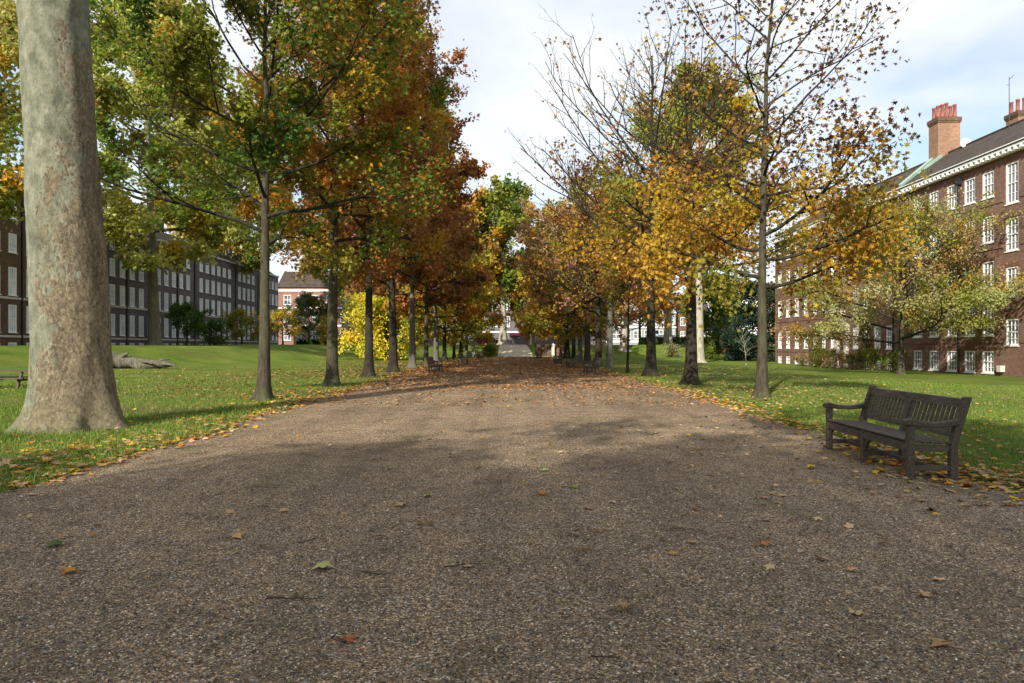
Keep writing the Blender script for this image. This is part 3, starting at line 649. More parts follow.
    for (xa, xb, Y, h, lab) in ((PX(297, 118), PX(400, 118), 118, 1.0, 'clipped low green hedge on the far left terrace'), (PX(640, 122), PX(735, 122), 122, 1.3, 'dark clipped hedge along the far right street')):
        mb = MB(); n = 40
        for i in range(n):
            x0 = xa + (xb - xa) * i / n; x1 = xa + (xb - xa) * (i + 1) / n; hh = h * (1 + .08 * rng.normal())
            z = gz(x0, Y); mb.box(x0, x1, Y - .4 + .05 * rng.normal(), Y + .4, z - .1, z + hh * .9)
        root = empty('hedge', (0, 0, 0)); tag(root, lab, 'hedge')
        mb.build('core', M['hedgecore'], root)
        P = np.stack([rng.uniform(xa, xb, 5000), Y - .45 + .2 * rng.random(5000), gz(xa, Y) + rng.uniform(0, h, 5000)], -1)
        P2 = np.stack([rng.uniform(xa, xb, 2500), Y + rng.uniform(-.45, .45, 2500), gz(xa, Y) + h + rng.normal(0, .05, 2500)], -1)
        P = np.concatenate([P, P2]); leaves_mesh('foliage', rng, P, .16, pick(rng, len(P), [DKGREEN, GREEN]), M['leaf'], root)
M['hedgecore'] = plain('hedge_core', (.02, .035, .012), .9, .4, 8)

# ---------------------------------------------------------------- buildings
WCACHE = {}
def window(parent, X, side, yc, w, z0, z1, glass, bars=(3, 4), label=None):
    """white sash window facing along x; side=+1 faces +x"""
    h = z1 - z0; key = (side, round(w, 2), round(h, 2), glass, bars)
    if key not in WCACHE:
        s = side; f = MB(); x0, x1 = (-.14, -.04)
        def bx(m, xa, xb, ya, yb, za, zb): m.box(*(sorted((xa * s, xb * s))), ya, yb, za, zb)
        e = .004
        bx(f, x0, x1, -w / 2 + e, -w / 2 + .11, e, h - e); bx(f, x0, x1, w / 2 - .11, w / 2 - e, e, h - e)
        bx(f, x0, x1 + .01, -w / 2 + .11, w / 2 - .11, h - .11, h - e); bx(f, x0, x1 + .01, -w / 2 + .11, w / 2 - .11, e, .10)
        bx(f, x0 + .01, x1 - .01, -w / 2 + .11, w / 2 - .11, h / 2 - .03, h / 2 + .03)
        iw = w - .22
        for i in range(1, bars[0]):
            y = -w / 2 + .11 + iw * i / bars[0]; bx(f, x0 + .03, x1 - .03, y - .016, y + .016, .10, h / 2 - .03); bx(f, x0 + .03, x1 - .03, y - .016, y + .016, h / 2 + .03, h - .11)
        for i in range(1, bars[1]):
            if i * 2 == bars[1]: continue
            z = h * i / bars[1]; bx(f, x0 + .033, x1 - .034, -w / 2 + .11, w / 2 - .11, z - .016, z + .016)
        fo = f.build('window', M['white'], parent)
        p = MB(); bx(p, -.125, -.12, -w / 2 + .1, w / 2 - .1, .09, h - .1); po = p.build('pane', M[glass], fo)
        q = MB(); bx(q, -.10, .05, -w / 2 - .05, w / 2 + .05, -.07, -.002); qo = q.build('sill', M['white'], fo)
        WCACHE[key] = fo; o = fo
    else:
        src = WCACHE[key]; o = src.copy(); COL.objects.link(o); o.parent = parent
        for ch in src.children: c = ch.copy(); COL.objects.link(c); c.parent = o
    o.location = (X + (side * .10 if glass == 'glass_l' else 0), yc, z0)   # the sooty terrace has flush sash boxes
    return o
def wall_with_holes(name, X, side, y0, y1, z0, z1, holes, m, parent, depth=.16):
    ys = sorted({y0, y1} | {round(h[0], 4) for h in holes} | {round(h[1], 4) for h in holes}); zs = sorted({z0, z1} | {round(h[2], 4) for h in holes} | {round(h[3], 4) for h in holes})
    mb = MB()
    for a, b in zip(ys[:-1], ys[1:]):
        run = None
        for c, d in zip(zs[:-1], zs[1:]):
            ym, zm = (a + b) / 2, (c + d) / 2
            if any(h[0] < ym < h[1] and h[2] < zm < h[3] for h in holes): continue
            q = [(X, a, c), (X, b, c), (X, b, d), (X, a, d)]; mb.quad(*(q if side > 0 else q[::-1]))
    xi = X - side * depth
    for h in holes:
        a, b, c, d = h; mb.quad((X, a, c), (xi, a, c), (xi, a, d), (X, a, d)); mb.quad((X, b, c), (X, b, d), (xi, b, d), (xi, b, c))
        mb.quad((X, a, d), (xi, a, d), (xi, b, d), (X, b, d)); mb.quad((X, a, c), (X, b, c), (xi, b, c), (xi, a, c))
    return mb, mb
def terrace(label, X, side, y0, y1, zb, zt, depth, cols, rows, wm, glass, name='terrace_building', special=None, bars=(3, 4), parapet=True, ww=1.0, extra_hole=()):
    root = empty(name, (0, 0, 0)); tag(root, label, 'building')
    holes = []; wins = []
    for yc in cols:
        for (a, b) in (special.get(yc, rows) if special else rows):
            holes.append((yc - ww / 2, yc + ww / 2, a, b)); wins.append((yc, a, b))
    holes += list(extra_hole)
    wins = [w_ for w_ in wins if not any(e[0] < w_[0] < e[1] and e[2] < (w_[1] + w_[2]) / 2 < e[3] for e in extra_hole)]
    holes = [(round(a, 4), round(b, 4), round(c, 4), round(d, 4)) for a, b, c, d in holes]
    mb, _ = wall_with_holes('wall', X, side, y0, y1, zb, zt, holes, wm, root)
    xb = X - side * depth
    mb.quad((X, y0, zb), (xb, y0, zb), (xb, y0, zt), (X, y0, zt)); mb.quad((X, y1, zb), (X, y1, zt), (xb, y1, zt), (xb, y1, zb))
    mb.quad((xb, y0, zb), (xb, y1, zb), (xb, y1, zt), (xb, y0, zt))
    mb.build('wall', wm, root)
    if len(wins) > 100:                # the 100 that show largest as parts, the rest in one mesh
        wins.sort(key=lambda w_: w_[0])
    rest = MB()
    for k, (yc, a, b) in enumerate(wins):
        if k < 100: window(root, X, side, yc, ww, a, b, glass, bars)
        else:
            s = side
            def bx(xa, xb_, ya, yb, za, zb_, m): rest.box(*(sorted((X + (xa + .1) * s, X + (xb_ + .1) * s))), ya, yb, za, zb_, m)
            w = ww; bx(-.14, -.04, yc - w / 2 + .003, yc - w / 2 + .11, a + .003, b - .003, 0); bx(-.14, -.04, yc + w / 2 - .11, yc + w / 2 - .003, a + .003, b - .003, 0)
            bx(-.14, -.03, yc - w / 2 + .11, yc + w / 2 - .11, b - .11, b - .003, 0); bx(-.14, -.03, yc - w / 2 + .11, yc + w / 2 - .11, a + .003, a + .1, 0)
            bx(-.13, -.05, yc - w / 2 + .11, yc + w / 2 - .11, (a + b) / 2 - .03, (a + b) / 2 + .03, 0)
            for i in (1, 2): y = yc - w / 2 + .11 + (w - .22) * i / 3; bx(-.118, -.07, y - .016, y + .016, a + .1, b - .11, 0)
            bx(-.125, -.12, yc - w / 2 + .1, yc + w / 2 - .1, a + .09, b - .1, 1); bx(-.1, .05, yc - w / 2 - .05, yc + w / 2 + .05, a - .07, a - .002, 0)
    if rest.n: o = rest.build('windows', [M['white'], M[glass]], root); o['kind'] = 'stuff'
    return root
def right_block():
    X = 32.0
    rows = [(-.22, 1.25), (2.26, 4.26), (5.3, 7.2), (8.4, 10.2), (11.4, 13.15)]
    st = [(1.6, 3.3), (4.7, 6.6), (7.6, 9.7), (10.6, 13.2)]
    cols = [39.2, 41.2, 43.2, 45.35, 47.15, 49.05, 51.1, 53.1]
    root = terrace('red-brown brick block at the right edge with white sash windows, dentil cornice and tiled roof', X, -1, 36, 55.5, -.8, 13.75, 10, cols, rows, M['brick_r'], 'glass_r', 'brick_building', {43.2: st}, ww=1.12)
    def trim(root, y0, y1, zt, first):
        mb = MB(); mb.box(X - .50, X + .1, y0, y1, zt + .22, zt + .36); mb.box(X - .34, X + .1, y0, y1, zt - .02, zt + .215); mb.box(X - .60, X - .50, y0, y1, zt + .424, zt + .48)
        y = y0 + .2
        while y < y1 - .3: mb.box(X - .50, X - .345, y, y + .2, zt + .02, zt + .217); y += .5
        mb.build('cornice', M['white'], root)
        mb = MB(); zr = zt + .45; zp = 17.7
        mb.add([(X - .55, y0, zr), (X - .55, y1, zr), (X + 5, y1, zp), (X + 5, y0, zp), (X + 10.5, y0, zr), (X + 10.5, y1, zr)], [(0, 3, 2, 1), (3, 4, 5, 2)], [(0, 4, 3), (1, 2, 5)])
        mb.build('roof', M['tile'], root)
        mb = MB(); mb.tube([(X + 5, y0, zp + .02), (X + 5, y1, zp + .02)], [.12, .12], 8); mb.build('ridge_tiles', M['tile'], root)
    trim(root, 36, 55.5, 13.75, True)
    # flush brick string course and soldier bands (redder)
    for z in (1.75, 7.9, 10.85):
        for ya, yb in ((36.02, 42.45), (43.95, 55.47)): mb = MB(); mb.box(X - .045, X + .02, ya, yb, z, z + .16); mb.build('string_course', M['brick_r'], root)
    for c in cols:
        for (a, b) in ((st if c == 43.2 else rows)):
            l = MB(); l.box(X - .012, X + .02, c - .66, c + .66, b + .004, b + .25); l.build('lintel', M['lintel'], root)
    mb = MB(); mb.tube([(X - .12, 48.1, -.5), (X - .12, 48.1, 12.9)], [.06, .06], 8); mb.box(X - .28, X - .02, 47.9, 48.3, 12.9, 13.4); mb.build('downpipe', M['dark'], root)
    mb = MB(); mb.box(X - .3, X - .003, 43.8, 44.15, -.1, .3); mb.build('flue_box', M['stone'], root)
    # party wall copings in green copper
    for (ya, yb, za, zc, xa, xb_, wd) in ((54.8, 58.4, 14.35, 17.95, X - .4, X + 5, .13), (56.0, 57.4, 15.6, 18.0, X + 1.8, X + 5.2, .07)):
        mb = MB(); A = np.array([xa, ya, za]); B = np.array([xb_, yb, zc]); d = unit(B - A); s_ = unit(np.cross(d, (0, 0, 1))); u = np.cross(s_, d)
        V = [A + s_ * a + u * b for a in (-wd, wd) for b in (-.1, .16)] + [B + s_ * a + u * b for a in (-wd, wd) for b in (-.1, .16)]
        mb.add(V, [(0, 1, 3, 2), (4, 6, 7, 5), (0, 4, 5, 1), (2, 3, 7, 6), (0, 2, 6, 4), (1, 5, 7, 3)]); mb.build('coping', M['copper'], root)
    # chimneys
    def chimney(x0, x1, y0, y1, zb, zt, npot, lab=None):
        mb = MB(); mb.box(x0, x1, y0, y1, zb, zt - .45); mb.box(x0 - .06, x1 + .06, y0 - .06, y1 + .06, zt - .45, zt - .32, 1); mb.box(x0 - .10, x1 + .10, y0 - .10, y1 + .10, zt - .318, zt, 1)
        ch = mb.build('chimney', [M['brick_c'], M['brick_b']], root)
        for i in range(npot):
            for j in range(2):
                x = x0 + .22 + (x1 - x0 - .44) * i / (npot - 1); y = y0 + .35 + (y1 - y0 - .7) * j
                p = MB(); hh = 1.05 + .12 * ((i * 7 + j * 3) % 3); p.tube([(x, y, zt - .01), (x, y, zt + .25), (x, y, zt + hh - .12), (x, y, zt + hh - .1), (x, y, zt + hh)], [.17, .15, .125, .16, .15], 10)
                p.build('chimney_pot', M['terra'], ch, smooth=True)
    chimney(36.05, 37.9, 57.0, 58.25, 15, 20.7, 5); chimney(42, 44.6, 56, 57.4, 12, 20.9, 5)
    mb = MB(); mb.tube([(36.1, 49.0, 16.5), (36.1, 49.0, 20.9)], [.03, .02], 6); mb.tube([(36.1, 49.0, 20.7), (36.45, 49.0, 21.0)], [.02, .02], 5); mb.tube([(35.9, 49.0, 20.3), (36.1, 49, 20.3)], [.015, .015], 5)
    mb.build('aerial', M['dark'], root)
    mb = MB()
    P = [(0, -.0), (.12, .02), (.25, .06), (.36, .13), (.42, .2)]; n = 18; V = []
    for r, d in P:
        for k in range(n): a = k * 2 * pi / n; V.append((37.0 + r * cos(a), 55.3 - .35 + -d * -1 - .2, 17.9 + r * sin(a)))
    Q = [(i * n + k, i * n + (k + 1) % n, (i + 1) * n + (k + 1) % n, (i + 1) * n + k) for i in range(4) for k in range(n)]
    mb.add(V, Q); mb.tube([(37, 55.1, 17.9), (37, 55.4, 17.3)], [.03, .03], 6); mb.build('satellite_dish', M['white'], root)
    # second block
    rows2 = [(-.42, .48), (1.35, 3.3), (4.9, 6.9), (8.4, 10.3), (11.4, 13.1)]
    cols2 = [57.0, 58.9, 60.6, 62.5, 64.9, 66.8, 68.7, 70.7, 72.9, 75.2, 77.5, 79.8]
    r2 = terrace('far brick block beyond the copper coping with a stone doorway and white sash windows', X, -1, 55.5, 81.2, -.9, 13.75, 10, cols2, rows2, M['brick_r'], 'glass_r', 'brick_building',
                 {64.9: [(4.6, 6.3), (8.4, 10.3), (11.4, 13.1)]}, ww=1.1, extra_hole=((64.25, 65.55, -.2, 2.9),))
    trim(r2, 55.53, 81.4, 13.75, False)
    mb = MB()
    for z in (.95, 4.35, 7.6, 10.8): mb.box(X - .045, X + .02, 55.52, 81.18, z, z + .16)
    mb.build('string_course', M['brick_r'], r2)
    mb = MB(); mb.box(X - .28, X - .004, 63.75, 64.25, -.5, 2.9); mb.box(X - .28, X - .004, 65.55, 66.05, -.5, 2.9); mb.box(X - .4, X - .004, 63.6, 66.2, 2.903, 3.35); mb.box(X - .5, X - .004, 63.5, 66.3, 3.353, 3.5)
    mb.prism([(63.5, 3.503), (66.3, 3.503), (64.9, 4.1)], 0, X - .45, X - .004); mb.build('door_surround', M['stone'], r2)
    mb = MB(); mb.box(X + .1, X + .155, 64.26, 65.54, -.2, 2.2); mb.box(X + .08, X + .155, 64.26, 65.54, 2.203, 2.3)
    for (a, b) in ((64.4, 64.84), (64.96, 65.4)):
        for (c, d) in ((.0, .9), (1.05, 2.0)): mb.box(X + .085, X + .11, a, b, c, d)
    d = mb.build('door', M['dark'], r2); mb = MB(); mb.box(X + .1, X + .155, 64.26, 65.54, 2.31, 2.88); mb.build('fanlight', M['glass_r'], d)
    mb = MB(); mb.tube([(X - .1, 68, -.5), (X - .1, 68, 13.7)], [.06, .06], 8); mb.tube([(X - .1, 56.3, -.5), (X - .1, 56.3, 13.7)], [.06, .06], 8); mb.build('downpipe', M['dark'], r2)
def left_block():
    X = -44.0; rows = [(.9, 1.96), (2.8, 5.2), (6.25, 8.5), (9.45, 11.4), (12.4, 13.8)]
    cols = [68.2 + 2.02 * k for k in range(32)]; pipes = [79.1, 91.3, 96.4, 111, 121]
    cols = [c for c in cols if c < 131.3 and all(abs(c - p) > .6 for p in pipes)]
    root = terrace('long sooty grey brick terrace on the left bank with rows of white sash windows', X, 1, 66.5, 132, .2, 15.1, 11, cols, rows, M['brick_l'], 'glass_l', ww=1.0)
    mb = MB()
    for z, h, p in ((2.35, .2, .07), (5.95, .22, .09), (14.9, .28, .2)): mb.box(X - .02, X + p, 66.52, 131.98, z, z + h)
    mb.build('stone_band', M['stone'], root)
    mb = MB()
    for p in pipes: mb.tube([(X + .1, p, .5), (X + .1, p, 14.5)], [.08, .08], 8)
    mb.build('downpipe', M['dark'], root)
    mb = MB(); mb.add([(X - .3, 66.5, 15.15), (X - .3, 132, 15.15), (X - 3.2, 132, 17.3), (X - 3.2, 66.5, 17.3), (X - 7.8, 66.5, 17.3), (X - 7.8, 132, 17.3), (X - 11, 66.5, 15.15), (X - 11, 132, 15.15)], [(0, 1, 2, 3), (3, 2, 5, 4), (4, 5, 7, 6), (0, 3, 4, 6), (1, 7, 5, 2)])
    mb.build('roof', M['tile'], root)
    for k, y in enumerate((80, 96.4, 112, 127)):
        mb = MB(); mb.box(X - 6.2, X - 4.8, y - 1.1, y + 1.1, 16, 19.6); ch = mb.build('chimney', M['brick_b'], root)
        for i in range(4):
            p = MB(); p.tube([(X - 5.5, y - .8 + i * .53, 19.59), (X - 5.5, y - .8 + i * .53, 20.4)], [.15, .12], 8); p.build('chimney_pot', M['terra'], ch)
    rows = [(.9, 1.9), (2.8, 5.26), (6.1, 8.6), (9.9, 11.6), (12.9, 14.7)]
    cols = [48.9 + 2.02 * k for k in range(9)]; cols = [c for c in cols if abs(c - 62.0) > .8]
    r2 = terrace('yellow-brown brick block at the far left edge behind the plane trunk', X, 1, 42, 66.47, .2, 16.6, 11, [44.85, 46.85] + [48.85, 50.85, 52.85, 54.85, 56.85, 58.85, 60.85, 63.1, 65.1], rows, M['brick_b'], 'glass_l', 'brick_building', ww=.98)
    mb = MB()
    for z, h, p in ((2.35, .2, .07), (5.75, .2, .08), (16.3, .35, .25)): mb.box(X - .02, X + p, 42.02, 66.44, z, z + h)
    mb.build('stone_band', M['stone'], r2)
    mb = MB()
    for p in (62.0, 52.0): mb.tube([(X + .1, p, .5), (X + .1, p, 16.2)], [.08, .08], 8)
    mb.build('downpipe', M['dark'], r2)
    mb = MB(); mb.add([(X - .3, 42, 16.6), (X - .3, 66.4, 16.6), (X - 5.5, 66.4, 19.5), (X - 5.5, 42, 19.5), (X - 11, 42, 16.6), (X - 11, 66.4, 16.6)], [(0, 1, 2, 3), (3, 2, 5, 4)], [(0, 3, 4), (1, 5, 2)]); mb.build('roof', M['tile'], r2)
def far_block(name, label, x0, x1, Y, zt, wm, cols, rows, ww, glass='glass_l', band=None, roof=None, depth=10, frame='white', bandm='white'):
    """a block whose front faces the camera"""
    root = empty(name, (0, 0, 0)); tag(root, label, 'building'); zb = gz((x0 + x1) / 2, Y) - .5
    mb = MB(); mb.box(x0, x1, Y, Y + depth, zb, zt); mb.build('wall', wm, root)
    for c in cols:
        for a, b in rows:
            f = MB(); f.box(c - ww / 2, c + ww / 2, Y - .06, Y - .002, a, b); f.box(c - ww / 2 - .05, c + ww / 2 + .05, Y - .12, Y - .002, a - .1, a - .003)
            fo = f.build('window', M[frame], root)
            p = MB(); g = .09
            for i in range(2):
                for j in range(2):
                    p.box(c - ww / 2 + g + i * (ww - g) / 2, c - ww / 2 + (i + 1) * (ww - g) / 2, Y - .075, Y - .062, a + g + j * (b - a - g) / 2, a + (j + 1) * (b - a - g) / 2)
            p.build('pane', M[glass], fo)
    if band:
        mb = MB()
        for z, h in band: mb.box(x0 - .1, x1 + .1, Y - .18, Y - .003, z, z + h)
        mb.build('band', M[bandm], root)
    if roof:
        mb = MB(); mb.add([(x0 - .3, Y - .3, zt), (x1 + .3, Y - .3, zt), (x1 + .3, Y + depth / 2, zt + roof), (x0 - .3, Y + depth / 2, zt + roof), (x0 - .3, Y + depth + .3, zt), (x1 + .3, Y + depth + .3, zt)], [(0, 1, 2, 3), (3, 2, 5, 4)], [(0, 3, 4), (1, 5, 2)])
        mb.build('roof', M['tile'], root)
    return root
def far_buildings():
    far_block('mansion_block', 'red brick mansion block with white bands behind the far left trees', -50, -22, 150, 14.6, M['brick_red'], [-48 + 3.1 * k for k in range(9)], [(3, 5), (7, 9.2), (10.8, 12.9)], 1.6, 'glass_r', [(6, .35), (9.9, .3), (13.7, .4)], 4)
    far_block('terrace_house', 'dark brick house front closing the view beyond the ramp', -21.5, 21, 158, 15, M['brick_l'], [-20 + 2.9 * k for k in range(14)], [(6.2, 8.6), (10.2, 12.4)], 1.15, 'glass_r', [(4.8, .3)], 4)
    mb = MB(); mb.box(0.8, 3.6, 157.6, 157.99, 4.0, 4.7); tag(mb.build('shop_fascia', M['magenta']), 'magenta fascia panel under the white band of the dark brick house', 'fascia')
    far_block('office_block', 'pale grey rendered block behind the far plane trees on the right', 22, 41, 165, 17, M['greywall'], [24 + 2.6 * k for k in range(7)], [(3.5, 5.6), (7, 9), (10.5, 12.5), (13.6, 15.4)], 1.9, 'glass_r', [(2.6, .4), (6.1, .3), (9.6, .3), (12.9, .3), (16.6, .5)])
    r = far_block('townhouse', 'narrow white townhouse front with gable left of the conifer', 48.5, 57, 150, 12, M['white'], [50, 52.7, 55.4], [(3.2, 5.4), (6.6, 8.6), (9.5, 11.2)], 1.2, 'glass_l')
    mb = MB(); mb.prism([(48.3, 12), (57.2, 12), (52.7, 16)], 1, 149.9, 159); mb.build('gable', M['white'], r)
    far_block('townhouse', 'red brick townhouse right of the white gabled one', 57.6, 72, 150, 13, M['brick_red'], [59.5, 62.5, 65.5, 68.5], [(3.2, 5.4), (6.6, 8.8), (10, 12)], 1.2, 'glass_r', [(5.9, .3), (9.4, .3)], 3)
    far_block('brick_building', 'low brown brick house between the grey block and the white gabled house', 41.5, 50, 168, 10, M['brick_b'], [43.5, 46.5, 49], [(3.2, 5.4), (6.8, 8.8)], 1.2, 'glass_r', None, 3.5)
    far_block('brick_building', 'plain brown brick block between the grey terrace and the mansion block', -75, -51, 160, 13, M['brick_b'], [-73 + 3 * k for k in range(8)], [(3.2, 5.4), (6.8, 8.8)], 1.2, 'glass_r', None, 3.5)
    # brick retaining wall at the end of the avenue
    mb = MB(); z0 = gz(6, 104) - .3
    mb.box(4.45, 9.2, 103.9, 104.3, z0, 1.75); mb.box(4.4, 9.25, 103.82, 104.38, 1.753, 1.86)
    tag(mb.build('retaining_wall', [M['brick_b']]), 'dark brick retaining wall right of the ramp at the far end', 'wall')
    # gate piers
    for x, lab in ((PX(553, 103.4), 'pale stone post at the right end of the dark brick wall'), (PX(473.5, 103.4), 'pale stone post left of the ramp foot')):
        mb = MB(); z = gz(x, 103.4); mb.box(x - .22, x + .22, 103.2, 103.64, z - .1, z + 1.7); mb.box(x - .3, x + .3, 103.12, 103.72, z + 1.703, z + 1.85); mb.prism([(x - .25, z + 1.853), (x + .25, z + 1.853), (x, z + 2.1)], 1, 103.2, 103.64)
        tag(mb.build('stone_post', M['stone']), lab, 'post')
    # teal boards, sign, pillar, van
    Y = 124; z = gz(28, Y)
    root = empty('teal_fence', (PX(661, Y), Y, z)); tag(root, 'low teal boarded fence beside the far plane trunk', 'fence'); mb = MB()
    for k in range(11): mb.box(-1.3 + k * .24, -1.3 + k * .24 + .22, 0, .03, .0, .95)
    mb.box(-1.3, 1.33, .033, .08, .7, .8); mb.box(-1.3, 1.33, .033, .08, .15, .25); mb.build('boards', M['teal'], root); mb = MB()
    for k in (-1.25, 0, 1.25): mb.box(k - .05, k + .05, .083, .17, -.2, 1.0)
    mb.build('posts', M['dark'], root)
    Y = 122; x = PX(656.5, Y); z = gz(x, Y); root = empty('street_sign', (x, Y, z)); tag(root, 'small blue and white street sign on a post by the far street', 'sign')
    mb = MB(); mb.box(-.04, .04, -.04, .04, -.1, 2.6); mb.build('post', M['dark'], root); mb = MB(); mb.box(-.35, .35, -.07, -.045, 1.6, 2.6); mb.build('panel', M['white'], root); mb = MB(); mb.box(-.3, .3, -.085, -.073, 1.95, 2.5); mb.build('panel', M['blue'], root)
    Y = 124; x = PX(686, Y); z = gz(x, Y); root = empty('post_box', (x, Y, z)); tag(root, 'red pillar box at the far street beside the second right oak', 'post box')
    mb = MB(); mb.tube([(0, 0, -.1), (0, 0, .12), (0, 0, .13), (0, 0, 1.4)], [.27, .27, .23, .23], 16); mb.build('pillar', M['red'], root); mb = MB(); mb.tube([(0, 0, 1.4), (0, 0, 1.48), (0, 0, 1.56), (0, 0, 1.62)], [.28, .28, .2, .03], 16); mb.build('cap', M['red'], root)
    mb = MB(); mb.box(-.12, .12, -.245, -.225, 1.2, 1.25); mb.build('slot', M['dark'], root)
    def van(x, Y, lab, body, L_=5.0, h=2.1):
        z = gz(x, Y) + .02; root = empty('parked_van', (x, Y, z)); tag(root, lab, 'van', 'vehicles parked along the far street')
        mb = MB(); mb.prism([(-L_ / 2, .35), (L_ / 2, .35), (L_ / 2, .95), (L_ / 2 - .75, 1.1), (L_ / 2 - 1.35, h - .08), (L_ / 2 - 1.6, h), (-L_ / 2 + .06, h), (-L_ / 2, h - .15)], 1, -.9, .9)
        # prism on axis 1 -> (x, z) polygon
        mb.build('body', M[body], root, bevel=.04)
        mb = MB(); mb.prism([(L_ / 2 - 2.4, 1.15), (L_ / 2 - .95, 1.15), (L_ / 2 - 1.45, h - .2), (L_ / 2 - 2.4, h - .2)], 1, -.912, -.903); mb.build('side_window', M['glass_r'], root)
        for xx in (-L_ / 2 + .95, L_ / 2 - .95):
            w = MB(); w.tube([(xx, -.95, .33), (xx, -.72, .33)], [.33, .33], 18); wo = w.build('wheel', M['tyre'], root); q = MB(); q.tube([(xx, -.965, .33), (xx, -.952, .33)], [.18, .18], 12); q.build('hub', M['white'], wo)
            w = MB(); w.tube([(xx, .95, .33), (xx, .72, .33)], [.33, .33], 18); w.build('wheel', M['tyre'], root)
    van(PX(668, 138), 138, 'white van parked on the far street behind the pale plane trunk', 'white')
    van(PX(710, 139), 139, 'white car-sized van parked on the far street left of the conifer', 'white', 4.4, 1.8)
    van(PX(488, 139), 139, 'dark red van on the far street left of the end of the path', 'magenta', 4.6, 1.9)

# ---------------------------------------------------------------- bench
def bench_mesh(root):
    """origin: middle of the seat front at ground; x across (front at 0, back +), y along; faces -x"""
    Ln = 2.30; h = Ln / 2; W = M['wood']; sh = .44
    def post(pts, wx, wy, name):
        mb = MB(); P = [np.array(p, float) for p in pts]
        V = []
        for p in P: V += [p + (-wx / 2, -wy / 2, 0), p + (wx / 2, -wy / 2, 0), p + (wx / 2, wy / 2, 0), p + (-wx / 2, wy / 2, 0)]
        Q = []
        for i in range(len(P) - 1):
            b = i * 4
            for k in range(4): Q.append((b + k, b + (k + 1) % 4, b + 4 + (k + 1) % 4, b + 4 + k))
        Q.append((3, 2, 1, 0)); b = 4 * (len(P) - 1); Q.append((b, b + 1, b + 2, b + 3)); mb.add(V, Q)
        return mb.build(name, W, root, bevel=.006)
    for y, top in ((-h + .035, .60), (0, sh - .02), (h - .035, .60)):
        post([(0.035, y, 0), (.035, y, top)], .075, .075, 'front_leg')
    for y in (-h + .035, 0, h - .035):
        t = .93 if y else .82
        post([(.50, y, 0), (.50, y, .38), (.54, y, .55), (.525 + .30 * (t - .5), y, t)], .085 if y else .06, .07, 'back_leg')
    # seat slats
    mb = MB()
    for k in range(6):
        x = -.015 + k * .088; z = sh - .004 * k + (.008 if k == 0 else 0)
        mb.box(x, x + .070, -h + (.075 if k < 1 else .004), h - (.075 if k < 1 else .004), z - .022, z)
    mb.box(.0, .07, -h + .076, -.04, sh - .125, sh - .026); mb.box(.0, .07, .04, h - .076, sh - .125, sh - .026)
    mb.build('seat', W, root, bevel=.005)
    # apron with curved brackets
    mb = MB()
    for y0, sgn in ((-h + .0735, 1), (-.0385, -1), (.0385, 1), (h - .0735, -1)):
        P = [(y0, sh - .127)]
        for k in range(7): a = k / 6 * pi / 2; P.append((y0 + sgn * (.15 - .15 * sin(a)) , sh - .127 - .15 * (1 - cos(a))))
        P = [(y0, sh - .127), (y0 + sgn * .16, sh - .127), (y0 + sgn * .10, sh - .145), (y0 + sgn * .055, sh - .18), (y0 + sgn * .02, sh - .24), (y0, sh - .30)]
        mb.prism(P, 0, .015, .055)
    mb.build('brackets', W, root)
    mb = MB()
    for y in (-h + .035, 0, h - .035):
        mb.box(.075, .46, y - .025, y + .025, .10, .155); mb.box(.075, .46, y - .022, y + .022, sh - .12, sh - .055)
    mb.box(.25, .30, -h + .062, -.027, .105, .15); mb.box(.25, .30, .027, h - .062, .105, .15)
    mb.build('stretcher', W, root)
    # backrest: rails and upright slats, leaning
    tilt = .30
    def bk(mb, y0, y1, z0, z1, t0, t1):
        V = []
        for y in (y0, y1):
            for z in (z0, z1):
                xo = .525 + tilt * (z - .5)
                V += [(xo + t0, y, z), (xo + t1, y, z)]
        mb.add(V, [(0, 2, 3, 1), (4, 5, 7, 6), (0, 1, 5, 4), (2, 6, 7, 3), (0, 4, 6, 2), (1, 3, 7, 5)])
    mb = MB(); bk(mb, -h + .072, h - .072, .80, .905, -.02, .025); bk(mb, -h + .072, h - .072, .475, .54, -.02, .02); bk(mb, -.045, .045, .543, .797, -.022, .022)
    n = 11
    for s_ in (-1, 1):
        a0 = .045; a1 = h - .072
        for k in range(n):
            y = a0 + (a1 - a0) * (k + .5) / n; w = .031; ya, yb = sorted((s_ * (y - w), s_ * (y + w)))
            bk(mb, ya, yb, .543, .797, -.008, .010)
    mb.build('backrest', W, root, bevel=.004)
    # arms: curved rail from the leaning back post to the front with a rounded end
    for y in (-h + .035, h - .035):
        pts = [(.555, .655), (.45, .630), (.30, .615), (.15, .625), (.03, .645), (-.045, .64)]; th = [.07, .062, .055, .060, .078, .060]; V = []
        for (x, z), t in zip(pts, th): V += [(x, y - .045, z - t / 2), (x, y + .045, z - t / 2), (x, y + .045, z + t / 2), (x, y - .045, z + t / 2)]
        Q = []
        for i in range(len(pts) - 1):
            for k in range(4): Q.append((i * 4 + k, i * 4 + (k + 1) % 4, i * 4 + 4 + (k + 1) % 4, i * 4 + 4 + k))
        Q += [(3, 2, 1, 0), (20, 21, 22, 23)]; mb = MB(); mb.add(V, Q); mb.build('armrest', W, root, bevel=.008)
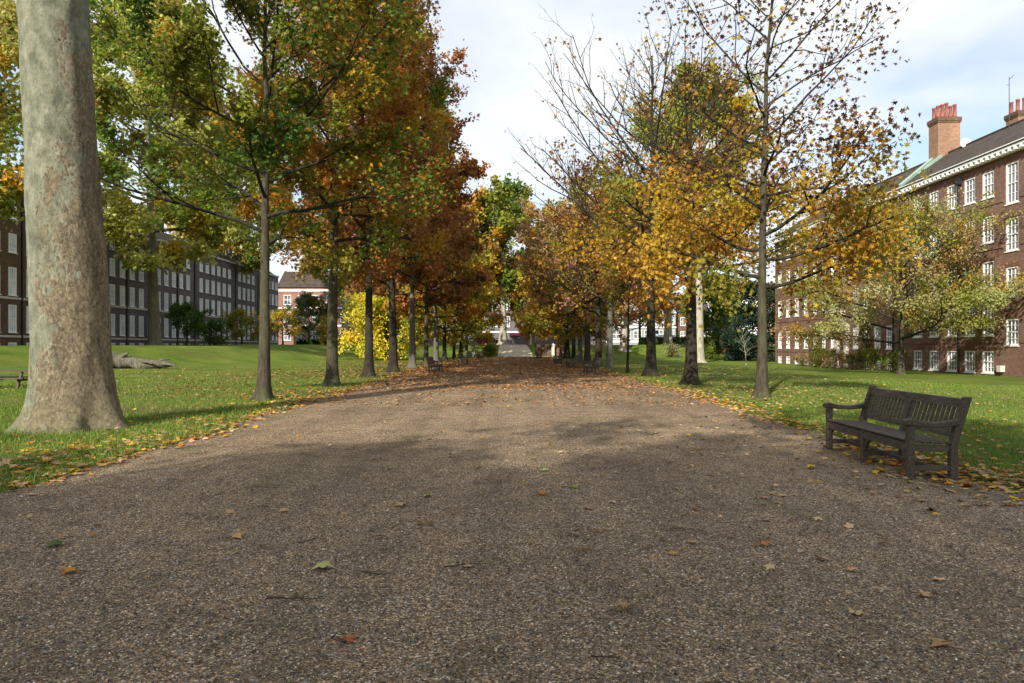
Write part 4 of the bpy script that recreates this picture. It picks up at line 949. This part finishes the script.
def benches():
    root = empty('park_bench', (4.60, 8.83, .008), R_(-3.6)); root.location.z = .008
    tag(root, 'large dark weathered wooden bench on the gravel in the right foreground', 'bench', 'park benches along the avenue')
    bench_mesh(root)
    for (x, Y, side, lab) in ((4.42, 37.6, 1, 'nearest of the small distant benches on the right, before the stout oaks'), (4.42, 48.6, 1, 'second small distant bench on the right side of the path'),
                              (4.42, 62, 1, 'third small distant bench on the right, before the broad dark oak'), (4.0, 88, 1, 'farthest bench on the right, beside the end wall'),
                              (-3.9, 40.5, -1, 'nearest distant bench on the left, below the fifth oak'), (-3.3, 58, -1, 'second distant bench on the left side of the path'), (-3.1, 88, -1, 'farthest bench on the left, close to the ramp')):
        c = copy_tree(root); c.location = (x, Y, .01); c.rotation_euler.z = 0.03 if side > 0 else pi - .03; c['label'] = 'dark wooden bench, ' + lab
    # picnic table
    Y = 25.2; x = PX(8, Y); root = empty('picnic_table', (x, Y, gz(x, Y)), R_(8)); tag(root, 'low dark picnic table with attached benches at the left edge of the lawn', 'table')
    W = M['wood']; mb = MB()
    for k in range(5): mb.box(-.85, .85, -.36 + k * .146, -.36 + k * .146 + .13, .60, .64)
    mb.build('table_top', W, root)
    for y in (-.72, .58): mb = MB(); mb.box(-.85, .85, y, y + .135, .35, .39); mb.build('bench_seat', W, root)
    for x_ in (-.6, .6):
        for s_ in (-1, 1):
            mb = MB(); mb.add([(x_ - .03, s_ * .18, .598), (x_ + .03, s_ * .18, .598), (x_ + .03, s_ * .28, .598), (x_ - .03, s_ * .28, .598), (x_ - .03, s_ * .5, 0), (x_ + .03, s_ * .5, 0), (x_ + .03, s_ * .6, 0), (x_ - .03, s_ * .6, 0)],
                              [(0, 1, 2, 3), (7, 6, 5, 4), (0, 4, 5, 1), (1, 5, 6, 2), (2, 6, 7, 3), (3, 7, 4, 0)]); mb.build('leg', W, root)
        mb = MB(); mb.box(x_ + .033, x_ + .07, -.7, .7, .26, .345); mb.build('crossbar', W, root)
    # felled trunk
    Y = 46; root = empty('felled_log', (PX(137, Y), Y, gz(PX(142, Y), Y))); tag(root, 'big felled grey trunk lying at the foot of the left bank', 'log')
    rng = np.random.default_rng(3); ts = np.linspace(0, 1, 34); P = np.stack([-2.2 + 4.6 * ts, -.2 + .5 * ts + .1 * np.sin(ts * 7), .52 - .34 * ts + .05 * np.sin(ts * 9)], -1)
    r = np.interp(ts, [0, .12, .3, .5, .7, .9, 1], [.56, .60, .46, .42, .33, .22, .07]) * (1 + .07 * rng.normal(size=34)); nn = 26
    V, Q = tube_np(P, r, nn); V = V.reshape(34, nn, 3)
    for i in range(34):
        for j in range(nn):
            q = Vector(V[i, j] * 1.8); V[i, j] = P[i] + (V[i, j] - P[i]) * (1 + .30 * mnoise.noise(q) + .16 * mnoise.noise(q * 3.1))
    mesh_np('trunk', V.reshape(-1, 3), [Q], M['log'], root, smooth=True)
    V2 = V[0] + (-.004, 0, 0); V3 = np.concatenate([[V2.mean(0) + (-.03, 0, 0)], V2])
    mesh_np('sawn_end', V3, [np.array([(0, 1 + (i + 1) % nn, 1 + i) for i in range(nn)])], M['logend'], root)
    for (p, q, ra) in (((-.9, -.2, .7), (-.3, -.5, 1.05), .12), ((.4, -.1, .45), (1.5, -.9, .35), .13), ((1.0, .2, .4), (2.1, .3, .62), .08), ((1.6, 0, .3), (3.0, -.5, .12), .09)):
        mb = MB(); mb.tube([p, (np.array(p) + q) / 2 + (0, 0, .08), q], [ra * 1.2, ra * .8, ra * .35], 8); mb.build('branch_stub', M['log'], root, smooth=True)
    # foam-grey small hoarding? none

# ---------------------------------------------------------------- ground cover
def lawn_blades():
    rng = np.random.default_rng(8); Vs = []; C = []
    def patch(n, x0, x1, y0, y1, h, w, side, pal, hv=.4):
        y = y0 * (y1 / y0) ** rng.random(n); x = rng.uniform(x0, x1, n)
        e = edgeL(y) if side < 0 else edgeR(y); ok = (x < e + .05 - .10 * rng.random(n)) if side < 0 else (x > e - .05 + .10 * rng.random(n))
        # inside the picture only (plus a margin for views from the side)
        ok &= np.abs(x) < y * .95 + 3
        d = np.hypot(x - PX(70, 12.6), y - 12.6); ok &= d > .78
        x, y = x[ok], y[ok]; n = len(x); z = ground(x, y) - .005
        tuft = np.array([mnoise.noise(Vector((a * .9, b * .9, 3))) for a, b in zip(x, y)]); far = np.clip(y / 14, 1, 5)
        hh = h * (1 + hv * rng.normal(size=n).clip(-1.5, 2)) * (1 + .7 * tuft); ww = w * far * (.7 + .6 * rng.random(n)); a = rng.random(n) * 6.28
        lean = rng.normal(0, .5, (n, 2)) * hh[:, None]
        b = np.stack([x, y, z], -1); d_ = np.stack([np.cos(a), np.sin(a), np.zeros(n)], -1) * ww[:, None] / 2
        mid = b + np.stack([lean[:, 0] * .35, lean[:, 1] * .35, hh * .6], -1); tip = b + np.stack([lean[:, 0], lean[:, 1], hh], -1)
        V = np.stack([b - d_, b + d_, mid + d_ * .8, mid - d_ * .8, tip], 1); Vs.append(V.reshape(-1, 3))
        cc = pick(rng, n, pal, None, .25); dry = sstep((np.array([mnoise.noise(Vector((a * .5, b * .35, 9))) for a, b in zip(x, y)]) - .02) / .5)[:, None]; cc = cc * (1 - .6 * dry) + np.array([.17, .15, .06]) * .6 * dry
        C.append(np.repeat(cc, 5, 0))
    P = [(.11, .195, .020), (.075, .145, .016), (.155, .22, .030), (.21, .21, .06)]
    # long grass near the plane trunk and path edge
    patch(120000, -16, -4.7, 3.4, 17, .085, .008, -1, P)
    patch(70000, -26, -4.9, 14, 32, .055, .008, -1, P)
    patch(85000, 4.9, 13, 3.0, 16, .06, .008, 1, P)
    patch(70000, 4.9, 24, 12, 32, .045, .008, 1, P)
    V = np.concatenate(Vs); n = len(V) // 5; b = np.arange(n) * 5
    o = mesh_np('grass', V, [np.stack([b, b + 1, b + 2, b + 3], -1), np.stack([b + 3, b + 2, b + 4], -1)], M['blade'], None, np.concatenate(C)); tag(o, 'short green grass of the lawns on both sides of the path', 'grass', kind='stuff')
def litter():
    rng = np.random.default_rng(9); P = []; Sz = []; Cc = []
    def scat(n, fx, y0, y1, pal, w, size=.11, dens=None, powr=1.0):
        y = y0 + (y1 - y0) * rng.random(n) ** powr; x = fx(y, n); z = path_z(x, y) + .015 + .012 * rng.random(n)
        P.append(np.stack([x, y, z], -1)); Sz.append(np.full(n, size) * (1 + np.clip(y / 60, 0, 1.2))); Cc.append(pick(rng, n, pal, w, .22))
    RB = [RUST, BROWN, COPPER, PINK, TAN, ORANGE]; RBw = [4, 4, 4, 2.5, 2, 1.5]
    U = lambda a, b: (lambda y, n: rng.uniform(a, b, n))
    scat(14000, U(-6.2, 6.4), 24, 60, RB, RBw, .085); scat(11000, U(-6.5, 6.5), 34, 103, RB, RBw, .09); scat(1500, U(-5.2, 5.6), 17, 28, RB, RBw, .085)
    # drifts along the grass edges
    YL = [GOLD, TAN, ORANGE, YELLOW, RUST, PINK]; YLw = [2, 4, 3, 1, 3, 3]
    scat(750, lambda y, n: edgeL(y) + rng.normal(-.02, .16, n), 6.8, 24, YL, YLw, .10)
    scat(900, lambda y, n: edgeL(y) - np.abs(rng.normal(0, 1.2, n)), 7, 24, YL, YLw, .10)
    scat(950, lambda y, n: edgeR(y) + rng.normal(.08, .28, n), 6.5, 24, YL, YLw, .10)
    scat(1300, lambda y, n: edgeR(y) + np.abs(rng.normal(0, 3.5, n)), 6.5, 30, [TAN, PINK, GOLD, BROWN], None, .085)
    scat(3200, lambda y, n: 5.6 + np.abs(rng.normal(0, 7, n)), 18, 60, [TAN, PINK, BROWN, BROWN], None, .075)
    scat(6500, lambda y, n: -5.2 - np.abs(rng.normal(0, 5, n)), 20, 70, [TAN, RUST, BROWN, BROWN, COPPER], None, .08)
    scat(90, lambda y, n: -5.6 - np.abs(rng.normal(0, .7, n)), 7.2, 10.5, [TAN, PINK, ORANGE, GOLD], None, .15)
    scat(1600, lambda y, n: -8 - 20 * rng.random(n), 22, 46, [TAN, RUST, BROWN, BROWN], None, .085)
    # loose pile round and behind the bench
    scat(230, lambda y, n: rng.normal(5.2, .35, n), 7.4, 10.4, [GOLD, ORANGE, TAN, RUST, YELLOW], None, .10)
    scat(260, lambda y, n: rng.normal(5.4, .5, n), 6.4, 9, [TAN, RUST, BROWN, GOLD], None, .10)
    # few on the open gravel
    scat(230, U(-5, 5.3), 4.5, 20, [TAN, TAN, BROWN, GOLD, RUST], None, .07); scat(230, lambda y, n: 5 - np.abs(rng.normal(0, 2.2, n)), 4.2, 13, [TAN, BROWN, TAN], None, .075)
    scat(2600, U(-5, 5.3), 3, 26, [(.05, .035, .022), BROWN, (.16, .10, .05), TAN], [4, 4, 3, 1], .026)
    P = np.concatenate(P); s = np.concatenate(Sz); C = np.concatenate(Cc)
    lift = (P[:, 1] < 24) & ((P[:, 0] < edgeL(P[:, 1])) | (P[:, 0] > edgeR(P[:, 1]))); P[lift, 2] += .035 * rng.random(lift.sum())
    near = P[:, 1] < 26
    for msk, kind, nm in ((near, 'star', 'leaf_litter'), (~near, 'simple', 'leaf_litter')):
        T, Fc, k = leaf_template(kind); Pp = P[msk]; n = len(Pp); U_, W_, N_ = frames(rng, n, 5.0); ss = s[msk] * (.7 + .6 * rng.random(n)); cu = rng.normal(.2, 1.1, n)
        V = Pp[:, None] + ss[:, None, None] * (T[None, :, 0, None] * U_[:, None] + T[None, :, 1, None] * W_[:, None] + T[None, :, 2, None] * cu[:, None, None] * N_[:, None])
        Fa = (Fc[None] + (np.arange(n) * len(T))[:, None, None]).reshape(-1, k)
        o = mesh_np(nm, V.reshape(-1, 3), [Fa], M['litter'], None, np.repeat(C[msk], len(T), 0))
        tag(o, 'fallen autumn leaves drifted along the near path edges and lawns' if kind == 'star' else 'red-brown fallen leaves carpeting the far half of the avenue', 'fallen leaves', kind='stuff')
def pebbles():
    rng = np.random.default_rng(10); n = 95000; y = 2.6 * (8.5 / 2.6) ** rng.random(n); x = (rng.random(n) * 2 - 1) * (y * .8 + .3)
    ok = (x > edgeL(y)) & (x < edgeR(y)); x, y = x[ok], y[ok]; n = len(x); z = path_z(x, y) + .001
    s = (.0032 + .0036 * rng.random(n) ** 2) * (1 + .05 * y)
    T = np.array([(1, 0, 0), (0, 1, 0), (-1, 0, 0), (0, -1, 0), (.1, .1, .6)]); Fc = np.array([(0, 1, 4), (1, 2, 4), (2, 3, 4), (3, 0, 4)])
    a = rng.random(n) * 6.28; ca, sa = np.cos(a), np.sin(a); V = np.repeat(T[None], n, 0) * (1 + .3 * rng.normal(size=(n, 5, 3))) * s[:, None, None]; V[:, :4, 2] = -.001
    V[..., 0] *= (1 + .5 * rng.random(n))[:, None]
    X = V[..., 0] * ca[:, None] - V[..., 1] * sa[:, None]; Yy = V[..., 0] * sa[:, None] + V[..., 1] * ca[:, None]
    V = np.stack([X + x[:, None], Yy + y[:, None], V[..., 2] + z[:, None]], -1)
    C = pick(rng, n, [(.025, .02, .016), (.11, .075, .045), (.20, .145, .088), (.11, .105, .10), (.46, .37, .25), (.55, .50, .42)], [3, 5, 5, 4, 1.3, .3], .2)
    Fa = (Fc[None] + (np.arange(n) * 5)[:, None, None]).reshape(-1, 3)
    o = mesh_np('gravel_stones', V.reshape(-1, 3), [Fa], M['pebble'], None, np.repeat(C, 5, 0)); tag(o, 'loose small stones of the gravel in the foreground', 'gravel', kind='stuff')
def single_leaves():
    rng = np.random.default_rng(12)
    L_ = [(72, 576, ORANGE, .13, 'curled orange-brown leaf on the gravel at the lower left, below the green one'), (56, 548, DKGREEN, .17, 'dark green folded leaf on the gravel at the left'), (63, 541, TAN, .08, 'small tan leaf touching the dark green leaf at the left'),
          (346, 647, (.33, .12, .05), .11, 'reddish brown lobed leaf nearest the bottom edge of the gravel'), (541, 498, (.5, .16, .02), .13, 'bright orange curled leaf in the middle of the gravel'), (588, 512, (.3, .13, .08), .12, 'pinkish brown oval leaf right of the bright orange one'),
          (573, 490, YGREEN, .13, 'yellow-green lobed leaf behind the bright orange leaf'), (427, 499, (.3, .42, .1), .12, 'pale green leaf on the gravel left of centre'), (402, 509, TAN, .15, 'tan lobed leaf just left of the pale green leaf'),
          (323, 572, (.35, .33, .12), .16, 'yellowish green maple-like leaf on the lower left gravel'), (236, 541, (.45, .27, .11), .12, 'pale orange leaf on the left half of the gravel'), (284, 514, TAN, .12, 'straw coloured leaf upper left of the gravel shade'),
          (673, 559, (.48, .28, .09), .10, 'light orange leaf on the gravel right of centre'), (625, 615, (.4, .25, .1), .11, 'ochre lobed leaf low in the centre right of the gravel'), (942, 650, (.34, .2, .08), .13, 'brown oval leaf in the lower right corner of the gravel'),
          (817, 523, (.55, .42, .2), .11, 'pale yellow curled leaf between bench and centre'), (765, 549, (.5, .18, .04), .11, 'orange leaf among several tan ones below the bench'), (923, 600, (.4, .27, .13), .11, 'tan lobed leaf on the gravel well below the bench'),
          (856, 619, (.42, .3, .15), .12, 'flat straw leaf on the lower right gravel'), (545, 473, (.3, .4, .12), .15, 'pale green leaf far up the shaded gravel near centre'), (812, 470, YELLOW, .15, 'yellow leaf beside the far front leg of the bench')]
    for (px, py, c, s, lab) in L_:
        Y = CAMH * F / (py - VY); x = PX(px, Y); o = mesh_np('fallen_leaf', np.zeros((3, 3)), [np.array([(0, 1, 2)])], M['litter'])
        bpy.data.meshes.remove(o.data)
        T, Fc, k = leaf_template('star' if s > .115 else 'lobed'); a = rng.random() * 6.28; cu = rng.choice([-1.3, -.9, 1.0]) * (.6 + .6 * rng.random())
        V = T * s * 1.1; V = np.stack([V[:, 0] * cos(a) - V[:, 1] * sin(a), V[:, 0] * sin(a) + V[:, 1] * cos(a), V[:, 2] * cu + rng.normal(0, .006, len(V)) + .02 * rng.random()], -1); V[:, 2] -= V[:, 2].min()
        o = mesh_np('fallen_leaf', V, [Fc], M['litter'], None, np.clip(np.array(c) * (1 + .15 * rng.normal(size=(len(V), 1))), .01, .8)); o.location = (x, Y, float(path_z(x, Y)) + .008)
        tag(o, lab, 'leaf', 'single leaves lying on the gravel')
        st = MB(); d = np.array([cos(a + 1.57), sin(a + 1.57), .0]); st.tube([(0, 0, .012), -d * s * .45 + (0, 0, .006), -d * s * .8 + (0, 0, .004)], [.0022, .0018, .0014], 5); st.build('stalk', M['twig'], o)
    for k, (px, py, ln, a, lab) in enumerate(((470, 573, .34, .15, 'dark forked twig on the gravel in the middle foreground'), (378, 577, .22, -.1, 'short dark twig left of the forked one'), (318, 548, .30, .3, 'thin twig on the gravel left of centre'),
                              (300, 605, .40, .25, 'long thin twig low on the left gravel'), (608, 664, .16, 0, 'small twig near the bottom edge centre right'), (785, 500, .05, .2, 'tiny dark seed stalk on the gravel below the bench'))):
        Y = CAMH * F / (py - VY); x = PX(px, Y); z = float(path_z(x, Y)) + .008; P = branch(rng, np.array([-ln / 2, 0, 0.]), (cos(a), sin(a), 0), ln, 7, 0, .22); P[:, 2] = .004 + .004 * rng.random(7)
        mb = MB(); mb.tube(P, np.linspace(.005, .002, 7), 6); Q = branch(rng, P[3], (cos(a + .6), sin(a + .6), 0), ln * .35, 4, 0, .2); Q[:, 2] = P[3][2]; mb.tube(Q, np.linspace(.003, .0015, 4), 5)
        o = mb.build('twig', M['twig']); o.location = (x, Y, z); tag(o, lab, 'twig', 'twigs lying on the gravel')
M['twig'] = plain('twig_wood', (.045, .03, .022), .8, .3, 20)

# ---------------------------------------------------------------- light and sky
SUN_EL = 29.0; TRAVEL = (0.42, 0.91)   # horizontal direction the light travels
def sky_and_sun():
    w = bpy.data.worlds.new('World'); S.world = w; w.use_nodes = True; nt = w.node_tree; nt.nodes.clear()
    az = math.atan2(-TRAVEL[0], -TRAVEL[1])       # compass angle of the sun from +Y towards +X
    sk = N(nt, 'ShaderNodeTexSky', sky_type='NISHITA'); sk.sun_disc = False; sk.sun_elevation = R_(SUN_EL); sk.sun_rotation = az; sk.air_density = 1.0; sk.dust_density = .6
    sc = N(nt, 'ShaderNodeVectorMath', operation='SCALE'); L(nt, sk.outputs[0], sc.inputs[0]); sc.inputs['Scale'].default_value = .12 / .1
    t = N(nt, 'ShaderNodeTexCoord'); sx = N(nt, 'ShaderNodeSeparateXYZ'); L(nt, t.outputs['Generated'], sx.inputs[0])
    zz = math_(nt, 'ADD', math_(nt, 'MAXIMUM', sx.outputs['Z'], 0.0), .16)
    cb = N(nt, 'ShaderNodeCombineXYZ'); L(nt, math_(nt, 'DIVIDE', sx.outputs['X'], zz), cb.inputs[0]); L(nt, math_(nt, 'DIVIDE', sx.outputs['Y'], zz), cb.inputs[1])
    n = noise(nt, cb.outputs[0], .8, 5, .5); n2 = noise(nt, cb.outputs[0], 1.6, 5, .5)
    f = math_(nt, 'ADD', math_(nt, 'MULTIPLY', n, .8), math_(nt, 'MULTIPLY', n2, .2))
    fac = ramp(nt, f, [(.36, g3(.25)), (.48, g3(.75)), (.60, g3(1))])
    cl = ramp(nt, n2, [(.3, (6.1, 6.4, 6.8)), (.7, (7.3, 7.4, 7.5))])
    c = mix(nt, fac, sc.outputs[0], cl)
    b = N(nt, 'ShaderNodeBackground'); L(nt, c, b.inputs[0]); b.inputs[1].default_value = .1; o = N(nt, 'ShaderNodeOutputWorld'); L(nt, b.outputs[0], o.inputs[0])
    li = bpy.data.lights.new('sun', 'SUN'); li.energy = 5.0; li.angle = R_(.6); li.color = (1, .93, .82); lo = bpy.data.objects.new('sun', li); COL.objects.link(lo)
    e = R_(SUN_EL); n_ = math.hypot(*TRAVEL); d = Vector((TRAVEL[0] / n_ * cos(e), TRAVEL[1] / n_ * cos(e), -sin(e))); lo.rotation_euler = d.to_track_quat('-Z', 'Y').to_euler()

build_ground(); build_path(); big_plane(); avenue(); background_trees()
right_block(); left_block(); far_buildings(); benches()
lawn_blades(); litter(); pebbles(); single_leaves(); sky_and_sun()
